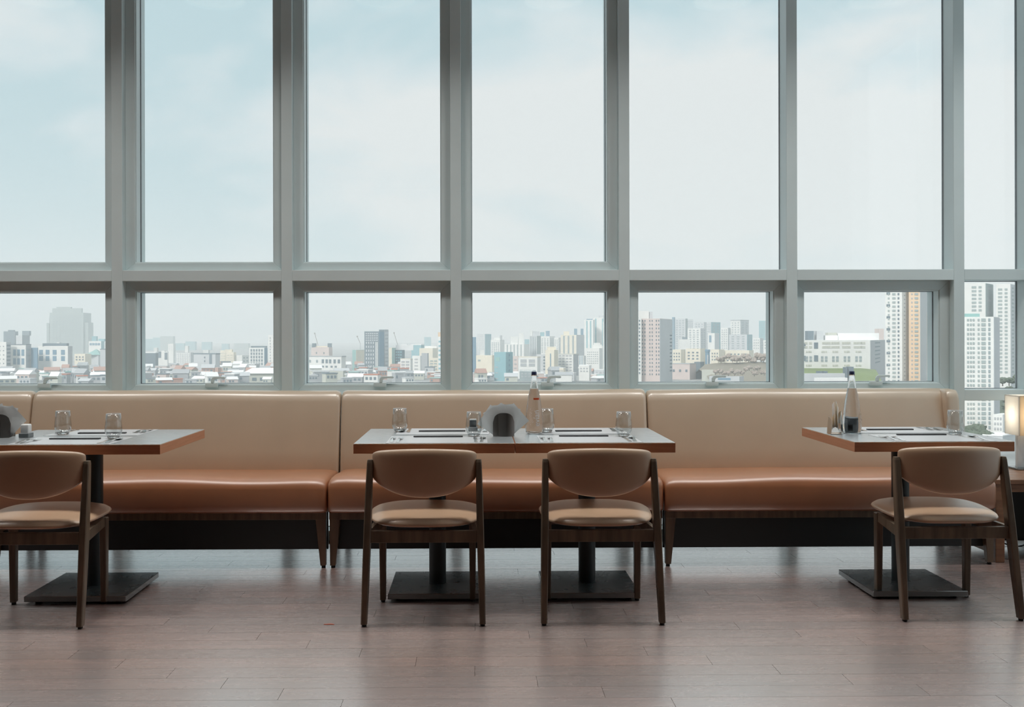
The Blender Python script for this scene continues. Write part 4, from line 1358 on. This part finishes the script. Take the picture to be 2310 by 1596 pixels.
for q0, q1, qy, mt, lab in ((1172, 1205, 838, 'winlight', 'low greenish block at the bottom centre of the fourth window'), (1262, 1276, 831, 'cream', 'low cream tower right of the window handle, fourth window'),
                            (1276, 1300, 842, 'mid', 'low grey block at the bottom of the fourth window'), (1306, 1334, 826, 'white', 'low white house above the grey roofs, fourth window'),
                            (1318, 1350, 846, 'pink', 'low pinkish house at the bottom right of the fourth window'), (1340, 1374, 835, 'mid', 'low grey house at the right jamb of the fourth window'),
                            (1206, 1236, 846, 'mid', 'low bluish roofed house behind the window handle, fourth window')):
    bldg(lab, q0, q1 - 5, q1, qy, 1080, mt, [W('f', 3, qy + 6, qy + 12, 2, 0.15, 3, 'grey')], name='house', cap=('roofwhite', 0.6))

# --- fifth window
bldg('large pinkish apartment slab with grey end wall, left in the fifth window', 1446, 1488, 1516, 719, 950, 'pink',
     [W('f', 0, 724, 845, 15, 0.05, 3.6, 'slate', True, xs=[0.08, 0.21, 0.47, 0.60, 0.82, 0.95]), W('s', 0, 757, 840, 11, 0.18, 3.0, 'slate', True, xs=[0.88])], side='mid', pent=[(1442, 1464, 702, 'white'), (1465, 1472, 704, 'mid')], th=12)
bldg('white edge stair tower of the pinkish apartment slab', 1434, 1447, 1447, 716, 948, 'white', [W('f', 1, 724, 842, 15, 0.2, 4, 'slate', True, xs=[0.65])])
for q0, qs, q1, qy, Yq, mt, sd, lab in (
        (1516, 1521, 1523, 716, 1900, 'blue', None, 'dark blue edge tower next to the pinkish slab'),
        (1522, 1546, 1551, 719, 2000, 'mid', 'bronze', 'pale blue tower just right of the pinkish slab'),
        (1549, 1564, 1564, 721, 2300, 'mid', None, 'faint tower behind the second blue one, fifth window'),
        (1551, 1580, 1592, 741, 1800, 'white', 'mid', 'white-fronted tower group left of the chimney'),
        (1566, 1588, 1594, 727, 2200, 'mid', None, 'faint flat-topped tower above the white-fronted group'),
        (1594, 1604, 1625, 727, 1900, 'mid', 'teal', 'tower with a teal upper half behind the chimney'),
        (1597, 1612, 1622, 752, 1700, 'white', 'mid', 'white tower with one dark slot behind the chimney'),
        (1626, 1642, 1650, 740, 2000, 'white', 'mid', 'pale tower right of the chimney'),
        (1648, 1670, 1689, 724, 2000, 'white', 'mid', 'tower pair under flat overhanging roofs, fifth window'),
        (1645, 1685, 1697, 755, 1700, 'mid', 'teal', 'broad lower block in front of the flat-roofed tower pair'),
        (1698, 1714, 1722, 763, 1800, 'white', 'mid', 'low pale tower left of the far right blue tower'),
        (1712, 1726, 1742, 724, 1950, 'teal', 'mid', 'blue striped tower near the right jamb of the fifth window'),
        (1722, 1742, 1752, 768, 1750, 'white', 'mid', 'white block at the right jamb of the fifth window')):
    wn_ = [W('f', 3, qy + 5, 786, max(3, int((786 - qy) / 5)), 0.14, 2.2, 'winlight')]
    if sd: wn_.append(W('s', 2, qy + 5, 786, max(3, int((786 - qy) / 5)), 0.2, 2.2, 'winlight'))
    if 'slot' in lab: wn_ = [W('f', 0, 765, 765, 1, 0.35, 16, 'blue', True, xs=[0.35])]
    bldg(lab, q0, qs, q1, qy, Yq, mt, wn_, name='residential_tower', side=sd, cap=('grey', 2.0) if 'roofs' in lab else None)
bldg('small white house with a dark hipped top in front of the blue towers', 1533, 1557, 1557, 766, 1650, 'white', pent=[(1541, 1551, 761, 'slate')], name='house')
for q0, qs, q1, qy, lab in ((1517, 1536, 1546, 789, 'cream house row with dark windows, left of the chimney, first of two'), (1547, 1580, 1591, 787, 'cream house row with dark windows, left of the chimney, nearer the chimney'),
                            (1603, 1622, 1634, 789, 'cream house with dark windows right of the chimney'), (1634, 1690, 1700, 791, 'long cream house behind the bare trees, fifth window')):
    bldg(lab, q0, qs, q1, qy, 1300, 'cream', [W('f', 3 if q1 - q0 < 50 else 6, qy + 9, qy + 23, 3, 0.14 if q1 - q0 < 50 else 0.07, 3.4, 'slate', True)], name='house')
c = at(1596, 789, 1150)
ch = empty('chimney', (c.x, 1150, GZ), 0, 'dark teal round chimney standing in the fifth window', 'chimney')
link('shaft', lathe_mesh('shaft', [(0, 0), (2.9, 0), (2.5, c.z - GZ - 3), (3.0, c.z - GZ - 2.5), (3.0, c.z - GZ), (0, c.z - GZ)], CM['blue'], 20, 0.6), ch)
link('pale_flue', box_mesh('pale_flue', -1.0, 0.2, -3.2, -2.6, 0, c.z - GZ - 6, CM['mid']), ch)
bldg('low pinkish building with three square windows, fifth window', 1514, 1556, 1570, 822, 1100, 'pink', [W('f', 0, 837, 837, 1, 0.11, 5.5, 'slate', True, xs=[0.14, 0.48, 0.82])], name='school_block', cap=('grey', 0.8))
bldg('dark blue-grey block left of the chimney foot', 1566, 1580, 1589, 817, 1120, 'slate', name='school_block')
bldg('pale wall block at the chimney foot', 1583, 1612, 1616, 835, 1060, 'stone', name='school_block')
bldg('long low building with a blue window band at the bottom of the fifth window', 1600, 1668, 1678, 850, 1010, 'mid', [W('f', 0, 856, 856, 1, 0.42, 5, 'blue', True, xs=[0.5])], name='school_block')


# hill with scrub and trees behind the fifth window
def hill(name, label, Y0, pts, depth, mat):
    bm = bmesh.new()
    A = [at(px, py, Y0) for px, py in pts]
    x0 = A[0].x
    lo = [bm.verts.new((p.x - x0, 0, 0)) for p in A]
    md = [bm.verts.new((p.x - x0, depth * 0.5, (p.z - GZ) * 0.62)) for p in A]
    hi = [bm.verts.new((p.x - x0, depth, (p.z - GZ) * 1.0)) for p in A]
    bk = [bm.verts.new((p.x - x0, depth * 1.8, 0)) for p in A]
    for r0, r1 in ((lo, md), (md, hi), (hi, bk)):
        for i in range(len(A) - 1): bm.faces.new((r0[i], r0[i + 1], r1[i + 1], r1[i]))
    o = link(name, to_mesh(bm, name, CM[mat], True), None, (x0, Y0, GZ))
    return tag(o, label, kind='structure')


hill('hillside', 'brown scrubby slope', 1040, [(1606, 838), (1620, 826), (1645, 823), (1690, 822), (1745, 820), (1790, 822), (1806, 836)], 60, 'scrub')


def tree_meshes(seed, crown):
    rg = random.Random(seed)
    bm = bmesh.new()
    for _ in range(6):
        m = Matrix.Translation((rg.uniform(-.28, .28), rg.uniform(-.28, .28), rg.uniform(.45, .8))) @ Matrix.Diagonal((rg.uniform(.24, .36), rg.uniform(.24, .36), rg.uniform(.18, .3), 1))
        bmesh.ops.create_icosphere(bm, subdivisions=2, radius=1.0, matrix=m)
    for v in bm.verts: v.co += Vector((rg.uniform(-.05, .05), rg.uniform(-.05, .05), rg.uniform(-.05, .05)))
    cm = to_mesh(bm, 'crown', CM[crown])
    bm = bmesh.new(); b_bar(bm, (0, 0, 0), (0, 0, .6), .09, .09, .05, .05)
    return cm, to_mesh(bm, 'trunk', CM['bark'])


TREES = {'bare': [tree_meshes(i, 'bare') for i in range(3)], 'leaf': [tree_meshes(i + 9, 'leaf') for i in range(3)]}


def tree(px, py, Y, size, kind, label, group, i):
    p = at(px, py, Y)
    o = empty('tree', (p.x, Y, p.z), i * 1.3, label, 'tree', group)
    o.scale = (size, size, size)
    cm, tm = TREES[kind][i % 3]
    link('crown', cm, o); link('trunk', tm, o)


rg = random.Random(21)
for i in range(20):
    px = 1620 + 120 * (i + rg.uniform(0, 0.5)) / 20
    tree(px, rg.uniform(812, 822), 1095 + rg.uniform(-3, 8), rg.uniform(5, 9), 'bare', 'bare brown tree on the slope seen through the fifth window', 'bare trees on the slope', i)
for i in range(15):
    px = 1614 + 126 * (i + rg.uniform(0, 0.5)) / 15
    tree(px, rg.uniform(836, 850), 1020, rg.uniform(5, 7), 'bare', 'low brown scrub tree on the lower slope, fifth window', 'scrub trees on the lower slope', i)

# --- sixth window
bldg('long pale institute block with rows of windows, sixth window', 1800, 1963, 1996, 768, 900, 'white',
     [W('f', 0, 774.5, 783.5, 2, 0.020, 5, 'stone', xs=[0.10 + k * 0.021 for k in (0, 1, 3, 4)] + [0.345 + k * .024 for k in range(5)] + [0.47 + k * .024 for k in range(5)] + [0.62 + k * .024 for k in range(5)] + [0.78 + k * .024 for k in range(5)] + [0.88, 0.90, 0.92]),
      W('f', 0, 807, 814, 2, 0.034, 5.5, 'winlight', True, xs=[0.12, 0.175, 0.335, 0.39, 0.49, 0.545, 0.65, 0.705, 0.81, 0.865]),
      W('f', 0, 794, 825, 2, 0.022, 4, 'stone', xs=[0.12, 0.15, 0.175, 0.335, 0.36, 0.39, 0.49, 0.52, 0.545, 0.65, 0.68, 0.705, 0.81, 0.84, 0.865]),
      W('f', 0, 780, 809, 2, 0.055, 14, 'slate', True, xs=[0.25]), W('f', 0, 780, 809, 2, 0.03, 12, 'slate', True, xs=[0.09]),
      W('s', 0, 775, 822, 6, 0.35, 3, 'slate', True, xs=[0.45])],
     name='institute_building', side='grey', th=4, pent=[(1822, 1836, 747, 'slate'), (1843, 1858, 747, 'mid'), (1862, 1890, 757, 'roofwhite'), (1868, 1888, 751, 'stone'), (1890, 1983, 752, 'roofwhite')])
bldg('slim mauve stair shaft at the right end of the institute block', 1983, 1994, 1994, 742, 1075, 'pink')
hill('lawn', 'green lawn strip in front of the institute block', 870, [(1800, 832), (1850, 833), (1964, 833), (1996, 836)], 20, 'lawn')
for q0, q1, qy, mt, lab in ((1806, 1906, 843, 'mid', 'low grey wall building below the lawn, sixth window'), (1907, 1912, 829, 'slate', 'dark slim pillar block below the lawn, sixth window'),
                            (1914, 1926, 828, 'slate', 'small dark block behind the bottle neck, sixth window'), (1842, 1912, 853, 'roofwhite', 'flat white roof at the bottom of the sixth window'),
                            (1846, 1854, 838, 'slate', 'small dark hut on the grey wall building, nearer the left'), (1859, 1867, 838, 'slate', 'small dark hut on the grey wall building, nearer the bottle')):
    bldg(lab, q0, q1, q1, qy, {843: 845, 829: 856, 828: 857, 853: 832, 838: 853}[qy], mt, name='annex', dep=6)
bldg('white apartment tower with green windows left of the orange stripes, sixth window', 1997, 2034, 2050, 634, 720, 'white',
     [W('f', 0, 645, 860, 24, 0.20, 4.6, 'bronze', True, xs=[0.52]), W('f', 0, 645, 860, 24, 0.10, 4.6, 'slate', True, xs=[0.80]), W('f', 0, 645, 860, 24, 0.10, 4.0, 'bronze', True, xs=[0.2]),
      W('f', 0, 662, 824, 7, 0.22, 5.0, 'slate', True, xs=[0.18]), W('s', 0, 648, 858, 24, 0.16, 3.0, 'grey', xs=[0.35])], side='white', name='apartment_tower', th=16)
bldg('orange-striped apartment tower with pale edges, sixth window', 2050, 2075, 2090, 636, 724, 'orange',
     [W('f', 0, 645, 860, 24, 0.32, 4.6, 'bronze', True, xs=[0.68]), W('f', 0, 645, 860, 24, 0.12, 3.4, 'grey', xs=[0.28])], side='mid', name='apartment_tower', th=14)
bldg('lower orange-fronted tower with a grey top at the right jamb of the sixth window', 2091, 2107, 2116, 705, 700, 'orange',
     [W('f', 0, 722, 860, 15, 0.62, 5.0, 'blue', True, xs=[0.55]), W('f', 0, 708, 713, 2, 0.8, 3.0, 'slate', xs=[0.5])], side='mid', name='apartment_tower', th=14)
bldg('bluish tower hidden partly behind the right jamb of the sixth window', 2088, 2112, 2130, 636, 800, 'mid', [W('f', 3, 650, 700, 6, 0.15, 3, 'winlight')], name='apartment_tower')

# --- seventh window
bldg('nearest white apartment tower with six window columns, right-hand window', 2168, 2241, 2254, 715, 485, 'white',
     [W('f', 0, 722, 965, 24, 0.055, 5.0, 'bronze', True, xs=[0.21, 0.30, 0.385, 0.54]), W('f', 0, 722, 965, 24, 0.13, 6.6, 'bronze', True, xs=[0.69]), W('f', 0, 722, 965, 24, 0.06, 6.6, 'winlight', True, xs=[0.87])],
     side='mid', name='apartment_tower', th=10, pent=[(2176, 2210, 708, 'greenglass')])
bldg('left one of two tall white towers behind the nearest tower, right-hand window', 2172, 2223, 2240, 639, 760, 'white',
     [W('f', 0, 648, 700, 7, 0.20, 4.6, 'bronze', True, xs=[0.49]), W('f', 0, 648, 700, 7, 0.13, 4.6, 'bronze', True, xs=[0.76]), W('s', 0, 650, 705, 3, 0.5, 5, 'grey', True, xs=[0.5])], side='bronze', name='apartment_tower', th=14)
bldg('right one of two tall white towers behind the nearest tower, right-hand window', 2247, 2279, 2290, 641, 760, 'white',
     [W('f', 0, 653, 840, 23, 0.29, 4.4, 'bronze', True, xs=[0.28]), W('f', 0, 653, 840, 23, 0.20, 4.4, 'bronze', True, xs=[0.70]), W('s', 0, 650, 840, 23, 0.4, 4.0, 'bronze', True, xs=[0.45])], side='mid', name='apartment_tower', th=16)
bldg('stepped pale tower at the right photo edge', 2290, 2306, 2330, 676, 775, 'mid', [W('f', 0, 686, 840, 18, 0.5, 4.0, 'bronze', True, xs=[0.45])], name='apartment_tower', th=16)
bldg('grey podium below the two tall towers, right-hand window', 2246, 2300, 2310, 842, 800, 'grey', [W('f', 6, 848, 852, 2, 0.08, 3, 'slate')], name='podium')
bldg('low white block at the foot of the nearest tower', 2240, 2262, 2282, 936, 470, 'white', [W('f', 3, 945, 980, 4, 0.15, 5, 'grey')], name='annex')
bldg('street-level shed with pale roof below the lamp, right-hand window', 2210, 2262, 2290, 985, 430, 'mid', cap=('roofwhite', 0.5), name='annex')
rg = random.Random(4)
hill('wooded_mound', 'dark wooded mound below the tall towers', 600, [(2244, 905), (2256, 884), (2275, 878), (2300, 876), (2330, 878), (2350, 890)], 60, 'leaf')
mound_h = at(2290, 877, 600).z - GZ
for i in range(16):
    fy = (0.97, 0.6, 0.32, 0.12)[i % 4]
    Yd = (655, 631, 616, 606)[i % 4]
    px = 2262 + 58 * (((i // 4) + 0.25 * (i % 4)) / 4.0)
    p = at(px, 900, Yd)
    o = empty('tree', (p.x, Yd, GZ + mound_h * fy - 0.8), i * 1.3, 'dark tree in the grove below the tall towers, right-hand window', 'tree', 'grove below the tall towers')
    sz = rg.uniform(6, 8)
    o.scale = (sz, sz, sz)
    cm, tm = TREES['leaf'][i % 3]
    link('crown', cm, o); link('trunk', tm, o)
for i in range(9):
    px, py = rg.uniform(2176, 2235), rg.uniform(975, 1010)
    Yd = (EYE - GZ) * FPX / (py - 762)
    tree(px, py, Yd, rg.uniform(4, 7), 'leaf', 'street tree at the foot of the nearest tower', 'street trees below the nearest tower', i)

# low houses filling the quarter between the towers
rg = random.Random(77)
HB = {m: box_mesh('walls', -0.5, 0.5, -0.5, 0.5, 0, 1, CM[m]) for m in ('white', 'mid', 'grey', 'stone', 'pink', 'brick')}
flat_me = {m: box_mesh('roof', -0.54, 0.54, -0.54, 0.54, 1.0, 1.09, CM[m]) for m in ('roofwhite', 'mid', 'slate', 'red', 'greenglass')}
gab = {}
for m in ('roofwhite', 'mid', 'grey', 'brick'):
    bm = bmesh.new()
    vs = [bm.verts.new(p) for p in ((-.56, -.56, 1), (.56, -.56, 1), (.56, .56, 1), (-.56, .56, 1), (-.56, 0, 1.42), (.56, 0, 1.42))]
    for f in ((0, 1, 5, 4), (2, 3, 4, 5), (1, 2, 5), (3, 0, 4), (3, 2, 1, 0)): bm.faces.new([vs[i] for i in f])
    gab[m] = to_mesh(bm, 'roof', CM[m])
winb = box_mesh('window', -0.09, 0.09, -0.52, -0.48, 0.55, 0.82, CM['slate'])
BAY = (('first', -30, 250, 'leftmost'), ('second', 318, 625, 'second'), ('third', 690, 1000, 'third'), ('fourth', 1062, 1375, 'fourth'))
for nm, q0, q1, wd in BAY:
    cnt = 85 if nm in ('first', 'second') else (65 if nm == 'third' else 40)
    for i in range(cnt):
        px = rg.uniform(q0, q1)
        Yh = 985 + 620 * (i / cnt) ** 1.2 + rg.uniform(-15, 15)
        w, d, hh = rg.uniform(8, 17), rg.uniform(8, 13), rg.uniform(5, 11)
        for attempt in range(40):                  # find a free plot
            x = gx(px, Yh)
            s_ = 0.62 * max(w, d)
            if not any(x + s_ > f[0] and x - s_ < f[1] and Yh + s_ > f[2] and Yh - s_ < f[3] for f in FOOT): break
            px, Yh = rg.uniform(q0, q1), Yh + rg.uniform(-14, 18)
        else:
            continue
        FOOT.append((x - s_, x + s_, Yh - s_, Yh + s_, 'house'))
        o = empty('house', (x, Yh, GZ), rg.uniform(-0.5, 0.5), 'low-rise house in the hazy quarter seen through the %s window' % wd, 'house', 'low-rise houses, %s window' % wd)
        o.scale = (w, d, hh)
        wk = rg.choice(('white', 'mid', 'grey', 'stone', 'mid', 'pink', 'grey', 'brick', 'grey'))
        fl = rg.random() < 0.5
        rk = rg.choice(('roofwhite', 'mid', 'roofwhite', 'slate', 'greenglass', 'red')) if fl else rg.choice(('roofwhite', 'mid', 'grey', 'roofwhite', 'brick'))
        link('walls', HB[wk], o)
        link('roof', (flat_me if fl else gab)[rk], o)
        WORD = {'white': 'white', 'mid': 'pale grey', 'grey': 'grey', 'stone': 'stone-grey', 'pink': 'pinkish', 'brick': 'brick-brown', 'roofwhite': 'white', 'slate': 'dark', 'greenglass': 'pale green', 'red': 'red'}
        o['label'] = 'low %s house under a %s %s roof, %s window' % (WORD[wk], WORD[rk], 'flat' if fl else 'gabled', wd)
        for k in range(rg.choice((1, 2, 3))): link('window', winb, o, (-0.3 + 0.3 * k, 0, 0))

# haze over the city
hz = bpy.data.materials.new('city_haze')
hz.use_nodes = True
nt = hz.node_tree
nt.nodes.clear()
ho = nt.nodes.new('ShaderNodeOutputMaterial')
vs_ = nt.nodes.new('ShaderNodeVolumeScatter')
vs_.inputs['Color'].default_value = (0.93, 0.985, 1.0, 1)
vs_.inputs['Density'].default_value = HAZE
vs_.inputs['Anisotropy'].default_value = 0.0
nt.links.new(vs_.outputs[0], ho.inputs['Volume'])
haze = link('haze', box_mesh('haze', -6500, 6500, 0, 6500, 0, 420, hz), None, (0, 250, GZ - 1))
tag(haze, 'pale bluish haze hanging over the city', 'haze', kind='stuff')
